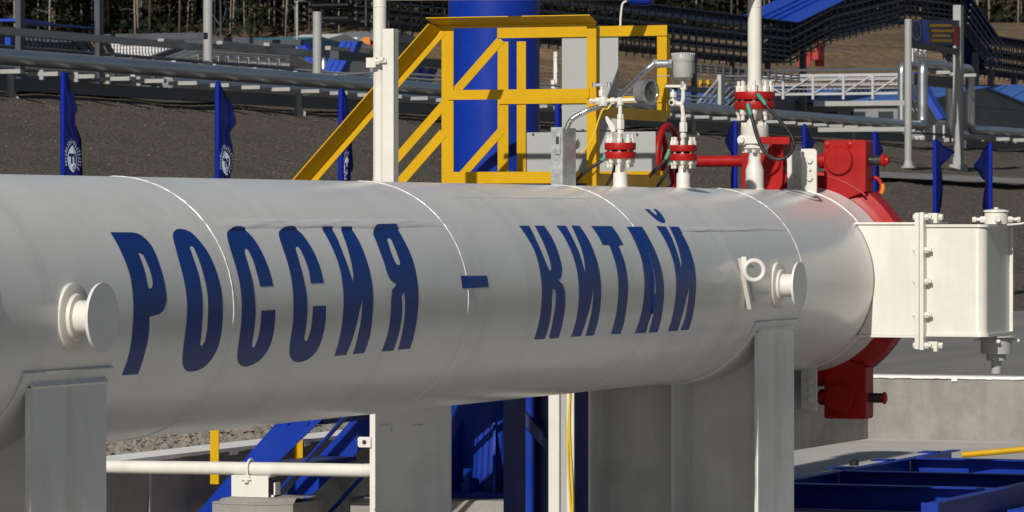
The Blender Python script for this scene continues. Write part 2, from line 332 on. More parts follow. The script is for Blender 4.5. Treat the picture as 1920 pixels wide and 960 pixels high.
LETTERS = [
    ([(-5.06,35.5),(-4.884,35.4),(-4.82,33.8),(-4.783,29.0),(-4.781,21.6),(-4.779,13.9),(-4.779,7.1),(-4.793,2.7),(-4.839,-0.5),(-4.928,-1.6),(-4.921,-9.6),(-4.922,-17.9),(-4.917,-26.3),(-5.049,-26.2),(-5.052,-16.7),(-5.061,-6.2),(-5.059,4.7),(-5.05,15.8),(-5.056,24.3)],[(-4.921,25.8),(-4.889,24.8),(-4.879,20.2),(-4.875,15.5),(-4.88,11.8),(-4.897,10.1),(-4.92,10.0),(-4.922,13.3),(-4.92,19.4)]),
    ([(-4.563,33.2),(-4.506,36.4),(-4.452,37.1),(-4.386,35.4),(-4.347,30.0),(-4.322,23.6),(-4.31,15.5),(-4.3,7.8),(-4.299,0.9),(-4.296,-7.5),(-4.296,-15.3),(-4.321,-21.6),(-4.37,-25.6),(-4.444,-27.0),(-4.511,-26.3),(-4.561,-23.2),(-4.59,-19.1),(-4.61,-12.8),(-4.612,-5.2),(-4.609,2.3),(-4.61,10.6),(-4.61,17.5),(-4.6,24.7)],[(-4.467,27.9),(-4.445,28.6),(-4.433,27.7),(-4.433,21.3),(-4.43,13.4),(-4.426,6.5),(-4.428,-1.1),(-4.425,-7.9),(-4.427,-13.3),(-4.438,-15.1),(-4.456,-15.2),(-4.464,-14.4),(-4.474,-7.0),(-4.474,-1.0),(-4.474,7.3),(-4.473,15.8),(-4.475,22.9)]),
    ([(-4.083,33.4),(-4.037,36.2),(-3.956,37.7),(-3.894,36.7),(-3.858,32.4),(-3.842,25.3),(-3.831,17.3),(-3.822,9.4),(-3.946,9.3),(-3.951,15.0),(-3.952,21.6),(-3.959,26.0),(-3.973,26.9),(-3.991,26.3),(-4.001,24.8),(-4.009,19.2),(-4.006,11.9),(-4.005,4.1),(-4.001,-2.0),(-3.999,-9.1),(-3.996,-14.2),(-3.99,-16.6),(-3.975,-17.5),(-3.959,-17.1),(-3.948,-13.1),(-3.946,-7.6),(-3.947,-1.2),(-3.818,-1.1),(-3.815,-7.2),(-3.814,-14.3),(-3.831,-20.0),(-3.881,-24.5),(-3.963,-26.5),(-4.027,-25.7),(-4.081,-22.9),(-4.109,-18.3),(-4.123,-11.8),(-4.127,-4.1),(-4.128,3.6),(-4.127,10.6),(-4.127,18.5),(-4.118,26.4)],None),
    ([(-3.604,33.2),(-3.559,36.1),(-3.482,37.5),(-3.416,37.3),(-3.372,33.6),(-3.35,26.2),(-3.339,18.4),(-3.334,10.1),(-3.463,9.9),(-3.457,16.0),(-3.462,21.9),(-3.469,26.5),(-3.483,27.7),(-3.505,27.0),(-3.515,25.0),(-3.525,17.8),(-3.522,10.4),(-3.515,3.2),(-3.512,-3.1),(-3.509,-10.4),(-3.506,-14.8),(-3.492,-16.0),(-3.47,-15.8),(-3.46,-11.7),(-3.458,-5.7),(-3.46,-0.3),(-3.331,-0.3),(-3.326,-7.6),(-3.329,-15.0),(-3.346,-21.3),(-3.402,-25.2),(-3.496,-26.2),(-3.563,-24.4),(-3.608,-21.2),(-3.635,-15.7),(-3.642,-7.6),(-3.647,0.3),(-3.644,8.2),(-3.639,17.1),(-3.631,26.4)],None),
    ([(-3.146,37.3),(-3.045,37.2),(-3.049,32.5),(-3.064,23.3),(-3.053,13.8),(-3.043,9.8),(-3.026,13.8),(-3.003,24.1),(-2.977,32.4),(-2.955,37.2),(-2.846,37.2),(-2.844,30.4),(-2.849,20.4),(-2.85,11.0),(-2.851,3.6),(-2.854,-5.5),(-2.843,-15.5),(-2.845,-23.9),(-2.958,-24.1),(-2.969,-16.0),(-2.968,-7.7),(-2.965,0.5),(-2.964,2.3),(-2.993,-4.3),(-3.015,-14.2),(-3.029,-24.3),(-3.145,-24.3),(-3.152,-15.5),(-3.157,-5.6),(-3.154,2.5),(-3.151,9.8),(-3.146,18.2),(-3.149,26.9)],None),
    ([(-2.66,33.3),(-2.61,36.8),(-2.554,38.6),(-2.361,38.7),(-2.367,30.2),(-2.362,19.9),(-2.367,10.3),(-2.369,1.0),(-2.374,-8.3),(-2.367,-17.8),(-2.365,-23.2),(-2.493,-23.5),(-2.505,-15.6),(-2.51,-7.9),(-2.515,-0.4),(-2.522,3.8),(-2.535,4.1),(-2.552,2.6),(-2.545,-2.0),(-2.54,-8.7),(-2.539,-16.4),(-2.539,-23.7),(-2.663,-23.8),(-2.658,-16.9),(-2.662,-7.6),(-2.663,0.8),(-2.648,5.7),(-2.595,8.1),(-2.645,9.9),(-2.671,12.9),(-2.677,18.5),(-2.677,25.6)],[(-2.542,30.7),(-2.515,31.5),(-2.502,30.4),(-2.506,23.7),(-2.509,18.7),(-2.517,17.4),(-2.542,17.5),(-2.559,19.2),(-2.564,24.6)]),
    ([(-1.877,11.2),(-1.572,10.9),(-1.569,5.2),(-1.875,5.0)],None),
    ([(-0.936,38.0),(-0.81,38.0),(-0.83,30.3),(-0.831,21.2),(-0.812,14.5),(-0.797,12.2),(-0.774,13.1),(-0.766,16.4),(-0.762,25.1),(-0.754,32.9),(-0.739,38.0),(-0.619,37.9),(-0.616,31.3),(-0.623,23.0),(-0.632,15.3),(-0.646,11.5),(-0.677,8.3),(-0.708,7.3),(-0.656,5.1),(-0.632,0.5),(-0.624,-6.0),(-0.62,-14.4),(-0.606,-23.2),(-0.711,-23.4),(-0.737,-22.3),(-0.752,-13.1),(-0.748,-4.8),(-0.75,0.7),(-0.767,3.0),(-0.789,2.7),(-0.797,-2.0),(-0.793,-7.4),(-0.786,-16.8),(-0.784,-23.3),(-0.92,-23.1),(-0.924,-14.5),(-0.928,-4.4),(-0.924,4.6),(-0.922,12.8),(-0.914,23.3),(-0.929,31.4)],None),
    ([(-0.464,37.9),(-0.34,37.9),(-0.354,30.0),(-0.354,20.8),(-0.353,10.7),(-0.337,13.0),(-0.31,21.8),(-0.296,30.0),(-0.27,37.9),(-0.162,37.8),(-0.154,31.0),(-0.154,20.6),(-0.153,10.9),(-0.157,2.4),(-0.156,-6.0),(-0.151,-15.6),(-0.148,-23.2),(-0.257,-23.2),(-0.265,-15.3),(-0.263,-6.7),(-0.258,0.7),(-0.26,2.6),(-0.285,-4.8),(-0.312,-13.2),(-0.32,-23.2),(-0.445,-23.1),(-0.449,-13.8),(-0.45,-4.5),(-0.451,3.8),(-0.448,13.2),(-0.452,22.9),(-0.456,31.2)],None),
    ([(-0.008,37.6),(0.272,37.5),(0.282,31.9),(0.283,25.7),(0.212,25.2),(0.215,18.3),(0.217,10.4),(0.212,1.8),(0.207,-7.7),(0.215,-16.5),(0.223,-23.4),(0.089,-23.2),(0.078,-15.2),(0.078,-5.5),(0.08,3.0),(0.087,12.5),(0.085,20.4),(0.087,25.7),(-0.002,25.8),(0.001,30.9)],None),
    ([(0.473,37.0),(0.69,36.9),(0.691,27.3),(0.703,17.8),(0.716,8.8),(0.725,-0.0),(0.729,-8.8),(0.743,-17.9),(0.753,-24.0),(0.623,-23.8),(0.611,-17.5),(0.607,-13.0),(0.569,-12.9),(0.567,-18.4),(0.571,-23.9),(0.425,-23.7),(0.429,-15.0),(0.435,-6.2),(0.445,2.4),(0.453,10.1),(0.463,18.0),(0.464,27.4)],[(0.59,23.1),(0.601,21.0),(0.6,13.9),(0.607,7.0),(0.605,-1.7),(0.571,-1.7),(0.579,6.1),(0.581,14.9)]),
    ([(0.903,37.4),(1.04,37.0),(1.028,30.4),(1.01,21.7),(1.002,11.4),(1.025,14.4),(1.047,22.7),(1.07,31.6),(1.085,36.9),(1.199,36.9),(1.212,29.2),(1.212,20.4),(1.21,11.2),(1.199,2.2),(1.195,-7.8),(1.203,-15.9),(1.211,-23.9),(1.092,-23.8),(1.094,-15.7),(1.09,-6.6),(1.1,2.3),(1.06,-5.5),(1.04,-15.5),(1.046,-24.0),(0.904,-23.8),(0.898,-15.2),(0.898,-6.2),(0.904,2.6),(0.911,11.5),(0.909,20.7),(0.904,29.9)],None),
    ([(0.954,50.3),(1.022,50.4),(1.023,46.9),(1.045,45.2),(1.076,47.7),(1.083,50.4),(1.133,50.4),(1.129,46.2),(1.104,42.1),(1.077,40.1),(1.027,39.5),(0.98,41.4),(0.959,45.5)],None),
]

# ------------------------------------------------------------------ the setting: ground, terrain, walls
ZC, RB = 1.40, 0.51                    # barrel axis height and radius
WALL_Y, WALL_X, WALL_Z = 2.50, 14.07, 0.504
GRD = 0.46                             # level of the ground outside the sunken slab
CREST_Y, CREST_Z, TOE_Y = 20.8, 3.55, 8.2

def struct(o, label=None): o['kind'] = 'structure'; return o
def noise2(x, y):
    return (math.sin(x*1.7+y*0.9)+math.sin(x*0.63-y*1.31+1.7)+math.sin(x*2.9+y*2.3+0.4)*0.5+math.sin(-x*0.31+y*0.47+2.1)*1.3)/3.8

struct(MB().box(-9, WALL_X, -3.2, WALL_Y, -0.3, 0.0).build('concrete_slab', M['slab'], smooth=0))
struct(MB().box(-300, WALL_X, -300, -3.2, -0.3, -0.02).box(-300, -9, -3.2, WALL_Y, -0.3, -0.02).build('unseen_yard_ground', M['ground2'], smooth=0))  # unseen ground, dark gravel added to cut light bounced onto the barrel
struct(MB().box(-60, WALL_X + 0.25, WALL_Y + 0.25, TOE_Y, 0.1, GRD - 0.01).build('gravel_strip', M['gravel'], smooth=0))
struct(MB().box(WALL_X + 0.25, 420, -220, TOE_Y, 0.1, GRD).build('yard_pavement', M['asphalt'], smooth=0))

def grid(name, f, us, vs, m):
    b = MB(); n = len(vs)
    b.v = [f(u, v) for u in us for v in vs]
    b.f = [(i*n+j, (i+1)*n+j, (i+1)*n+j+1, i*n+j+1) for i in range(len(us)-1) for j in range(n-1)]
    o = b.build(name, m, smooth=80)
    return struct(o)
def frange(a, b, n): return [a + (b-a)*i/(n-1) for i in range(n)]
def emb(x, t):
    y = TOE_Y + (CREST_Y - TOE_Y) * t
    z = GRD - 0.03 + (CREST_Z - GRD + 0.03) * t
    if 0.05 < t < 0.999: z += 0.05 * noise2(x*0.8, y*0.9) + 0.025 * noise2(x*3.1, y*2.7)
    if t >= 0.999: z += 0.04 * noise2(x*0.5, 3.0)
    return (x, y, z)
grid('embankment', emb, frange(-60, 200, 400), frange(0, 1, 30), M['embank'])
MBt = MB().box(-60, 320, CREST_Y - 0.02, 140, CREST_Z - 0.6, CREST_Z - 0.12)
struct(MBt.build('terrace_ground', M['gravel'], smooth=0))
def hz(D):
    return 3.2 + (0.0897 * max(0, D - 175) if D < 330 else 0.0897 * 155 + 0.13 * (D - 330))
def cam_ground(D, lat):
    p = CAM + FW * D + RT * lat
    return p.x, p.y
def hillf(D, a):
    lat = a * (60 + D * 0.5)
    x, y = cam_ground(D, lat)
    k = min(1, max(0, (D - 178) / 30))
    z = hz(D) + k * (0.9 * noise2(x*0.05, y*0.06) + 0.45 * noise2(x*0.21, y*0.19) + 0.2 * noise2(x*0.6, y*0.7))
    return (x, y, z)
grid('hillside', hillf, [168 + 3*i for i in range(64)] + [360, 420, 500, 620, 800, 1100], frange(-1, 1, 120), M['hill'])
# a lighter service path cut along the slope on the right
def path(x, t):
    y = 16.1 + 0.55 * t - (x - 66) * 0.016
    k = (y - TOE_Y) / (CREST_Y - TOE_Y)
    return (x, y, GRD - 0.03 + (CREST_Z - GRD + 0.03) * k + 0.11)
grid('slope_path', path, frange(58, 110, 60), frange(0, 1, 3), M['asphalt'])

# walls of the sunken slab, each with a whitewashed coping
w = thing('containment_wall', (WALL_X, 0, 0), 'low sunlit concrete wall behind the clamp, white along its top edge', 'wall')
def rough_face(axis, pos, a0, a1, z0, z1, thick, n):
    b = MB(); prof = []
    for i in range(n + 1):
        a = a0 + (a1 - a0) * i / n
        for j, z in enumerate(frange(z0, z1, 7)):
            d = 0.006 * noise2(a * 3.0, z * 9) + 0.004 * noise2(a * 11, z * 23)
            b.v.append((pos + d, a, z) if axis == 0 else (a, pos + d, z))
    for i in range(n):
        for j in range(6):
            b.f.append((i*7+j, (i+1)*7+j, (i+1)*7+j+1, i*7+j+1))
    return b
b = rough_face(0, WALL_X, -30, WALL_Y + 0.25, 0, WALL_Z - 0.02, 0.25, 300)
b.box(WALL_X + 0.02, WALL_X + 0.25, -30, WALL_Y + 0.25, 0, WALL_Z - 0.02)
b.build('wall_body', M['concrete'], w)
def coping(axis, pos, a0, a1, n, name, par):
    b = MB()
    for i in range(n):
        p = a0 + (a1 - a0) * i / n; q = a0 + (a1 - a0) * (i + 1) / n
        drop = 0.018 + 0.007 * abs(noise2(i * 1.3, 4)) + (0.02 if rnd.random() < 0.015 else 0)
        if axis == 0: b.box(pos - 0.014, pos + 0.25, p, q, WALL_Z - drop, WALL_Z)
        else: b.box(p, q, pos - 0.014, pos + 0.25, WALL_Z - drop, WALL_Z)
    return b.build(name, M['whitewash'], par, smooth=0)
coping(0, WALL_X, -30, WALL_Y + 0.25, 700, 'coping', w)
w = thing('containment_wall', (0, WALL_Y, 0), 'long shaded concrete wall running behind the barrel, topped by a white coping', 'wall')
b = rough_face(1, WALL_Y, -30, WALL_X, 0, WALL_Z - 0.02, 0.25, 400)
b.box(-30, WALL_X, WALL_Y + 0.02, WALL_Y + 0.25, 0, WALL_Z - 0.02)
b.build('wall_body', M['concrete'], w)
coping(1, WALL_Y, -30, WALL_X - 0.02, 500, 'coping', w)
b = MB().box(1.18, 1.20, WALL_Y - 0.004, WALL_Y + 0.001, 0, WALL_Z - 0.03)
b.build('joint', M['slab'], w, smooth=0)

# loose stones on the gravel strip seen under the barrel
b = MB()
ICO = [(0, 0, 1), (0.9, 0, 0.25), (0.2, 0.85, 0.3), (-0.8, 0.4, 0.2), (-0.6, -0.7, 0.3), (0.4, -0.85, 0.2), (0, 0, -0.6)]
ICF = [(0, 1, 2), (0, 2, 3), (0, 3, 4), (0, 4, 5), (0, 5, 1), (6, 2, 1), (6, 3, 2), (6, 4, 3), (6, 5, 4), (6, 1, 5)]
for i in range(9000):
    x = rnd.uniform(-0.5, 8.0); y = WALL_Y + 0.27 + rnd.random()**1.3 * 2.6
    s = rnd.uniform(0.012, 0.036) * (1.5 if rnd.random() < 0.06 else 1)
    a = rnd.random() * 6.28; ca, sa = math.cos(a), math.sin(a)
    sx, sy, sz = s*rnd.uniform(0.8, 1.5), s*rnd.uniform(0.7, 1.2), s*rnd.uniform(0.5, 0.9)
    vs = []
    for q in ICO:
        u, v = q[0]*sx*rnd.uniform(.85, 1.15), q[1]*sy*rnd.uniform(.85, 1.15)
        vs.append((x + u*ca - v*sa, y + u*sa + v*ca, GRD + s*0.25 + q[2]*sz))
    b.add(vs, ICF)
o = b.build('gravel_stones', M['stone'], smooth=0)
tag(o, 'loose grey and brown gravel stones behind the shaded wall', 'gravel', kind='stuff')
# stones and clods on the embankment
b = MB()
for i in range(22000):
    x = rnd.uniform(14, 95); t = rnd.random()
    e = emb(x, t); s = rnd.uniform(0.006, 0.020)
    b.add([(e[0]+q[0]*s*rnd.uniform(.8, 1.4), e[1]+q[1]*s*rnd.uniform(.7, 1.2), e[2]+q[2]*s*0.8) for q in ICO], ICF)
o = b.build('embankment_stones', M['bankstone'], smooth=0)
tag(o, 'small dark stones scattered over the gravel embankment', 'stones', kind='stuff')

# ------------------------------------------------------------------ the launcher barrel
WELDS = (-6.59, -4.20, -1.81, 0.577, 2.9525)
barrel = thing('launcher_barrel', (0, 0, ZC), 'long white horizontal steel barrel with blue Cyrillic lettering on its side', 'pipeline barrel')
b = MB(); b.lathe((0, 0, ZC), (1, 0, 0), [(-13.2, 0.36), (-12.4, RB)] + [(x, RB) for x in frange(-12, 4.32, 30)], 160)
b.build('shell', M['shell'], barrel)
for x in WELDS:
    pts = []
    for k in range(160):
        a = 2 * math.pi * k / 160
        rr = RB - 0.0006 + 0.0006 * math.sin(k * 2.7)
        pts.append((x + 0.0012 * math.sin(k * 1.9), -rr * math.cos(a), ZC + rr * math.sin(a)))
    MB().tube(pts, lambda t: 0.0028 + 0.0005 * math.sin(t * 210) + 0.0004 * math.sin(t * 37), 8, True).build('weld_ring', M['shell'], barrel)
def on_shell(x, deg, r=RB):
    a = R(deg); return Vector((x, -r * math.cos(a), ZC + r * math.sin(a)))
def long_weld(x0, x1, d0, d1, h, name='long_weld'):
    b = MB(); nx = int((x1 - x0) / 0.02); nd = 8
    for i in range(nx + 1):
        x = x0 + (x1 - x0) * i / nx
        for j in range(nd + 1):
            t = j / nd
            e0 = d0 + 0.5 * noise2(x * 9, 1); e1 = d1 + 0.5 * noise2(x * 8, 5)
            hh = h * min(1, 4 * t, 4 * (1 - t)) * (0.75 + 0.35 * noise2(x * 30, j * 1.2)) * min(1, 6 * (i / nx), 6 * (1 - i / nx) + 0.2)
            b.v.append(on_shell(x, e0 + (e1 - e0) * t, RB + max(hh, 0.0) - 0.0004))
    for i in range(nx):
        for j in range(nd):
            b.f.append((i*9+j, (i+1)*9+j, (i+1)*9+j+1, i*9+j+1))
    return b.build(name, M['shell'], barrel, smooth=80)
long_weld(-4.16, -1.83, 36.9, 42.6, 0.0075)
long_weld(1.12, 2.93, 33.2, 36.2, 0.006)
long_weld(-1.78, 0.56, 59.2, 61.4, 0.003)

def wrap_letter(outer, hole, name):
    bm = bmesh.new()
    loops = [outer] + ([hole] if hole else [])
    fine = []
    for lp in loops:                              # Catmull-smooth the outline a little, keep sharp corners
        n = len(lp); out = []
        for i in range(n):
            p0, p1, p2, p3 = (Vector((lp[(i+k) % n][0], lp[(i+k) % n][1] * 0.0089)) for k in (-1, 0, 1, 2))
            out.append(p1)
            d0 = (p1-p0).normalized(); d1 = (p2-p1).normalized(); d2 = (p3-p2).normalized()
            if (p2-p1).length > 0.02 and d0.dot(d1) > 0.72 and d1.dot(d2) > 0.72:
                out.append((p1 + p2) * 0.5625 - (p0 + p3) * 0.0625)
        fine.append([(p.x, p.y / 0.0089) for p in out])
    flat = [q for lp in fine for q in lp]
    vs = [bm.verts.new((q[0], q[1] * 0.01, 0)) for q in flat]
    for t in tessellate_polygon([[Vector((q[0], q[1] * 0.01, 0)) for q in lp] for lp in fine]):
        try: bm.faces.new([vs[i] for i in t])
        except ValueError: pass
    for deg in range(-30, 58, 2):
        bmesh.ops.bisect_plane(bm, geom=bm.verts[:] + bm.edges[:] + bm.faces[:], plane_co=(0, deg * 0.01, 0), plane_no=(0, 1, 0))
    for wx in WELDS:
        for dx in (-0.012, -0.006, -0.003, 0, 0.003, 0.006, 0.012):
            bmesh.ops.bisect_plane(bm, geom=bm.verts[:] + bm.edges[:] + bm.faces[:], plane_co=(wx + dx, 0, 0), plane_no=(1, 0, 0))
    for v in bm.verts:
        x, deg = v.co.x, v.co.y * 100
        lift = 0.0012
        for wx in WELDS:
            lift = max(lift, 0.0012 + 0.0052 * max(0, 1 - abs(x - wx) / 0.010) ** 0.5)
        if -4.16 < x < -1.83 and 36.6 < deg < 42.8: lift = max(lift, 0.0105)
        if 1.12 < x < 2.93 and 33 < deg < 36.4: lift = max(lift, 0.0085)
        v.co = on_shell(x, deg, RB + lift) - Vector((0, 0, ZC))
    bmesh.ops.recalc_face_normals(bm, faces=bm.faces)
    cen = Vector((0, 0, 0))
    fl = [f for f in bm.faces if f.normal.dot(Vector((0, f.calc_center_median().y, f.calc_center_median().z))) < 0]
    if fl: bmesh.ops.reverse_faces(bm, faces=fl)
    me = bpy.data.meshes.new(name); bm.to_mesh(me); bm.free()
    me.materials.append(M['letter'])
    me.polygons.foreach_set('use_smooth', [True] * len(me.polygons))
    me.set_sharp_from_angle(angle=R(14))
    o = bpy.data.objects.new(name, me); COL.objects.link(o); o.parent = barrel
    return o
LNAMES = ['letter'] * 6 + ['dash'] + ['letter'] * 5 + ['breve']
LLAB = ['letter Р', 'letter О', 'first letter С', 'second letter С', 'letter И of the first word', 'letter Я', None, 'letter К', 'letter И of the second word', 'letter Т', 'letter А', 'letter Й', None]
for (o_, h_), nm, lb in zip(LETTERS, LNAMES, LLAB):
    q = wrap_letter(o_, h_, nm)
    if lb: q['label'] = 'blue painted ' + lb

def capped_stub(x, z, name):
    """a short capped branch with its reinforcing pad, pointing at the camera side"""
    y0 = -math.sqrt(RB**2 - (z - ZC)**2)
    p = MB(); p.lathe((x, y0 + 0.012, z), (0, -1, 0), [(0, 0.122), (0.016, 0.122), (0.020, 0.112), (0.022, 0.085), (0.034, 0.080), (0.036, 0.06)], 40)
    p.build('reinforcing_pad', M['white'], barrel, smooth=25)
    s = MB(); s.lathe((x, y0, z), (0, -1, 0), [(0, 0.060), (0.11, 0.060)], 32); s.build('branch_stub', M['white'], barrel)
    d = MB(); d.lathe((x, y0 - 0.105, z), (0, -1, 0), [(0, 0.123), (0.011, 0.123)], 56)
    d.build('blind_disc', M['leg'], barrel)
capped_stub(-5.53, 1.397, 'branch')
capped_stub(2.53, 1.397, 'branch')
p = MB(); p.lathe((-6.30, -RB + 0.012, 1.455), (0, -1, 0), [(-0.03, 0.135), (0.010, 0.135), (0.014, 0.126), (0.016, 0.11), (0.022, 0.105), (0.026, 0.08)], 48)
p.build('reinforcing_pad', M['white'], barrel)
p = MB(); p.cyl((-6.30, -RB, 1.455), (-6.30, -RB - 0.08, 1.455), 0.085, n=40); p.build('branch_stub', M['white'], barrel)
# lifting lug with its ring
lug = MB(); c = at(1392, 535, 1, -0.53)
lug.prism([(c.x - 0.01, 1.545), (c.x + 0.03, 1.545), (c.x + 0.18, 1.28), (c.x + 0.145, 1.28)], 1, -0.530, -0.508)
lug.prism([(c.x + 0.14, 1.43), (c.x + 0.165, 1.43), (c.x + 0.235, 1.32), (c.x + 0.21, 1.32)], 1, -0.526, -0.508)
lug.box(c.x - 0.014, c.x + 0.010, -0.556, -0.530, 1.490, 1.552)
lug.cyl((c.x - 0.005, -0.56, 1.51), (c.x + 0.06, -0.565, 1.505), 0.013, n=12)
lug.build('lifting_lug', M['white'], barrel)
rc = at(1414, 507, 1, -0.60)
MB().ring(rc, (-0.85, -0.5, 0), 0.050, 0.0125, 40, 12).build('lifting_ring', M['white'], barrel)

# ------------------------------------------------------------------ barrel supports
def barrel_support(x0, x1, label, full=True):
    xc = (x0 + x1) / 2
    s = thing('barrel_support', (xc, 0, 0), label, 'support', 'steel supports under the barrel')
    b = MB(); n = 60; r0, r1 = RB - 0.002, RB + 0.013
    a0, a1 = -21.5, -158.5
    for i in range(n + 1):
        an = a0 + (a1 - a0) * i / n
        for rr in (r0, r1):
            for x in (x0 - 0.05, x1 + 0.04): b.v.append(on_shell(x, an, rr))
    for i in range(n):
        k = i * 4
        b.f += [(k+2, k+3, k+7, k+6), (k, k+4, k+5, k+1), (k, k+2, k+6, k+4), (k+1, k+5, k+7, k+3)]
    b.f += [(0, 1, 3, 2), (n*4, n*4+2, n*4+3, n*4+1)]
    b.build('saddle_plate', M['leg'], s, bevel=0.004)
    b = MB().box(x0, x1, -0.475, -0.453, 0.0, 1.155)
    b.build('front_flange', M['leg'], s, bevel=0.003)
    b = MB().prism([(-0.475, 1.150), (-0.485, 1.158), (-0.462, 1.190), (-0.452, 1.188)], 0, x0 + 0.012, x1 - 0.006)
    b.build('flange_weld', M['weld'], s)
    MB().box(x0, x1, 0.453, 0.475, 0.0, 1.155).build('rear_flange', M['leg'], s, bevel=0.003)
    pts = [(-0.453, 0.0), (0.453, 0.0), (0.453, 1.14)]
    for i in range(25):
        an = R(-30 - 120 * (24 - i) / 24)
        pts.append((-(RB + 0.012) * math.cos(an), ZC + (RB + 0.012) * math.sin(an)))
    pts.append((-0.453, 1.14))
    MB().prism(pts, 0, xc - 0.008, xc + 0.008).build('web', M['leg'], s)
    MB().box(x0 + 0.01, xc - 0.009, -0.008, 0.008, 0.0, ZC - RB - 0.013).build('stiffener', M['leg'], s)
    MB().box(xc + 0.009, x1 - 0.01, -0.008, 0.008, 0.0, ZC - RB - 0.013).build('stiffener', M['leg'], s)
    MB().box(x0 - 0.06, x1 + 0.06, -0.56, 0.56, 0.0, 0.02).build('base_plate', M['leg'], s, bevel=0.003)
    return s
barrel_support(-5.795, -5.205, 'broad white steel support leg at the left edge, under the capped stub')
barrel_support(2.29, 2.90, 'white steel H-shaped support under the barrel beside the red clamp')
s = thing('barrel_support', (-0.6, 0.25, 0), 'plain white box post under the middle of the barrel, right of the thin white pipe', 'support', 'steel supports under the barrel')
Ya, Yb = Y_at(785, -0.8), Y_at(703, -0.8)
b = MB(); top = ZC - math.sqrt(RB**2 - Yb**2) + 0.02
b.prism([(Ya, 0), (Yb, 0), (Yb, top), (Ya, ZC - math.sqrt(RB**2 - Ya**2) + 0.005)], 0, -0.8, -0.40)
b.build('post', M['leg'], s, bevel=0.006)
b = MB().box(-0.81, -0.80, Yb - 0.085, Yb - 0.03, 0.765, 0.795); b.build('welded_tab', M['leg'], s, bevel=0.004)
b = MB().box(-0.815, -0.75, Ya - 0.012, Ya + 0.03, 0.768, 0.798); b.build('welded_tab', M['leg'], s, bevel=0.004)
MB().box(-0.804, -0.40, Ya - 0.003, Yb + 0.002, 0.40, 0.406).build('weld_line', M['weld'], s)

# ------------------------------------------------------------------ clamp closure
cl = thing('clamp_closure', (4.6, 0, ZC), 'red two-part ring clamp with upright lugs closing the barrel end', 'clamp')
b = MB(); b.lathe((0, 0, ZC), (1, 0, 0), [(4.315, RB - 0.01), (4.32, RB + 0.001), (4.44, RB + 0.006), (4.55, RB + 0.022), (4.562, RB + 0.01)], 120)
b.build('hub_ring', M['shell'], cl)
MB().ring((4.322, 0, ZC), (1, 0, 0), RB + 0.001, 0.004, 120, 8).build('weld_ring', M['weld'], cl)
def sector(prof, a0, a1, n=60):
    b = MB(); m = len(prof)
    for i in range(n + 1):
        an = R(a0 + (a1 - a0) * i / n)
        for x, r in prof: b.v.append((x, -r * math.cos(an), ZC + r * math.sin(an)))
    for i in range(n):
        for j in range(m):
            j2 = (j + 1) % m
            b.f.append((i*m+j, i*m+j2, (i+1)*m+j2, (i+1)*m+j))
    b.f += [tuple(range(m)), tuple(range(n*m, n*m+m))]
    return b
CP = [(4.565, 0.50), (4.565, 0.537), (4.585, 0.575), (4.605, 0.618), (4.75, 0.622), (4.79, 0.575), (4.79, 0.50)]
sector(CP, -84.5, 84.5).build('clamp_half', M['red'], cl, bevel=0.004, label='near red half ring of the clamp')
sector(CP, 95.5, 264.5).build('clamp_half', M['red'], cl, bevel=0.004, label='far red half ring of the clamp')
def lug_block(sy, sz):
    nm = 'clamp_lug'
    y0, y1 = sorted((sy * 0.123, sy * 0.372))
    zi = 0.50; zo = 0.795
    pts = [(y0, ZC + sz * zi), (y1, ZC + sz * (zi - 0.09)), (y1, ZC + sz * (zo - 0.01)), (y1 - 0.01, ZC + sz * zo), (y0 + 0.012, ZC + sz * zo), (y0, ZC + sz * (zo - 0.012))]
    o = MB().prism(pts, 0, 4.548, 4.70).build(nm, M['red'], cl, bevel=0.005)
    yo = y0 if sy < 0 else y1
    zz = sorted((ZC + sz * 0.60, ZC + sz * 0.80))
    MB().box(4.70, 4.745, min(y0, y1) + 0.02, max(y0, y1) - 0.02, zz[0] + (0.012 if sz < 0 else -0.02), zz[1] + (0.02 if sz < 0 else -0.012)).build('lug_backing', M['red'], o, bevel=0.004)
    yb = sy * 0.215
    MB().lathe((4.552, yb, ZC + sz * 0.678), (-1, 0, 0), [(0, 0.083), (0.018, 0.083), (0.026, 0.076)], 40).build('trunnion_boss', M['red'], o)
    if sz > 0:
        for dy in (-0.06, 0.075):
            MB().lathe((4.552, yb + dy, ZC + 0.768), (-1, 0, 0), [(0, 0.017), (0.010, 0.016), (0.013, 0.008)], 16).build('rivet', M['red'], o)
    # weld bead where the lug meets the ring
    bead = [on_shell(4.556, (90 - k) * sz if sy < 0 else (90 + k) * sz, 0.604) for k in frange(13.2, 37.5, 14)]
    bead = [(p.x - 0.004 - 0.002*math.sin(i*3.1), p.y, p.z + 0.002*math.sin(i*2.3)) for i, p in enumerate(bead)]
    MB().tube(bead, 0.006, 8).build('weld_bead', M['red'], o)
for sz in (1, -1):
    for sy in (-1, 1): lug_block(sy, sz)
def screw(z, top):
    o = MB().cyl((4.63, -0.455, z), (4.63, 0.36, z), 0.028, n=20).build('clamp_screw', M['darksteel'], cl)
    MB().lathe((4.63, -0.44, z), (0, -1, 0), [(0, 0.03), (0.012, 0.036), (0.022, 0.036), (0.03, 0.025), (0.045, 0.022)] if top else [(0.012, 0.034), (0.022, 0.036), (0.03, 0.022)], 20).build('screw_tip', M['red'], o)
    MB().lathe((4.63, -0.125, z), (0, 1, 0), [(0, 0.045), (0.05, 0.045), (0.06, 0.03), (0.09, 0.03), (0.095, 0.04), (0.12, 0.04)], 20).build('screw_collar', M['red'], o)
    return o
sc = screw(ZC + 0.678, True)
MB().cyl((4.63, 0.36, ZC + 0.678), (4.63, 0.83, ZC + 0.678), 0.033, n=20).build('drive_shaft', M['red'], sc)
screw(ZC - 0.676, False)
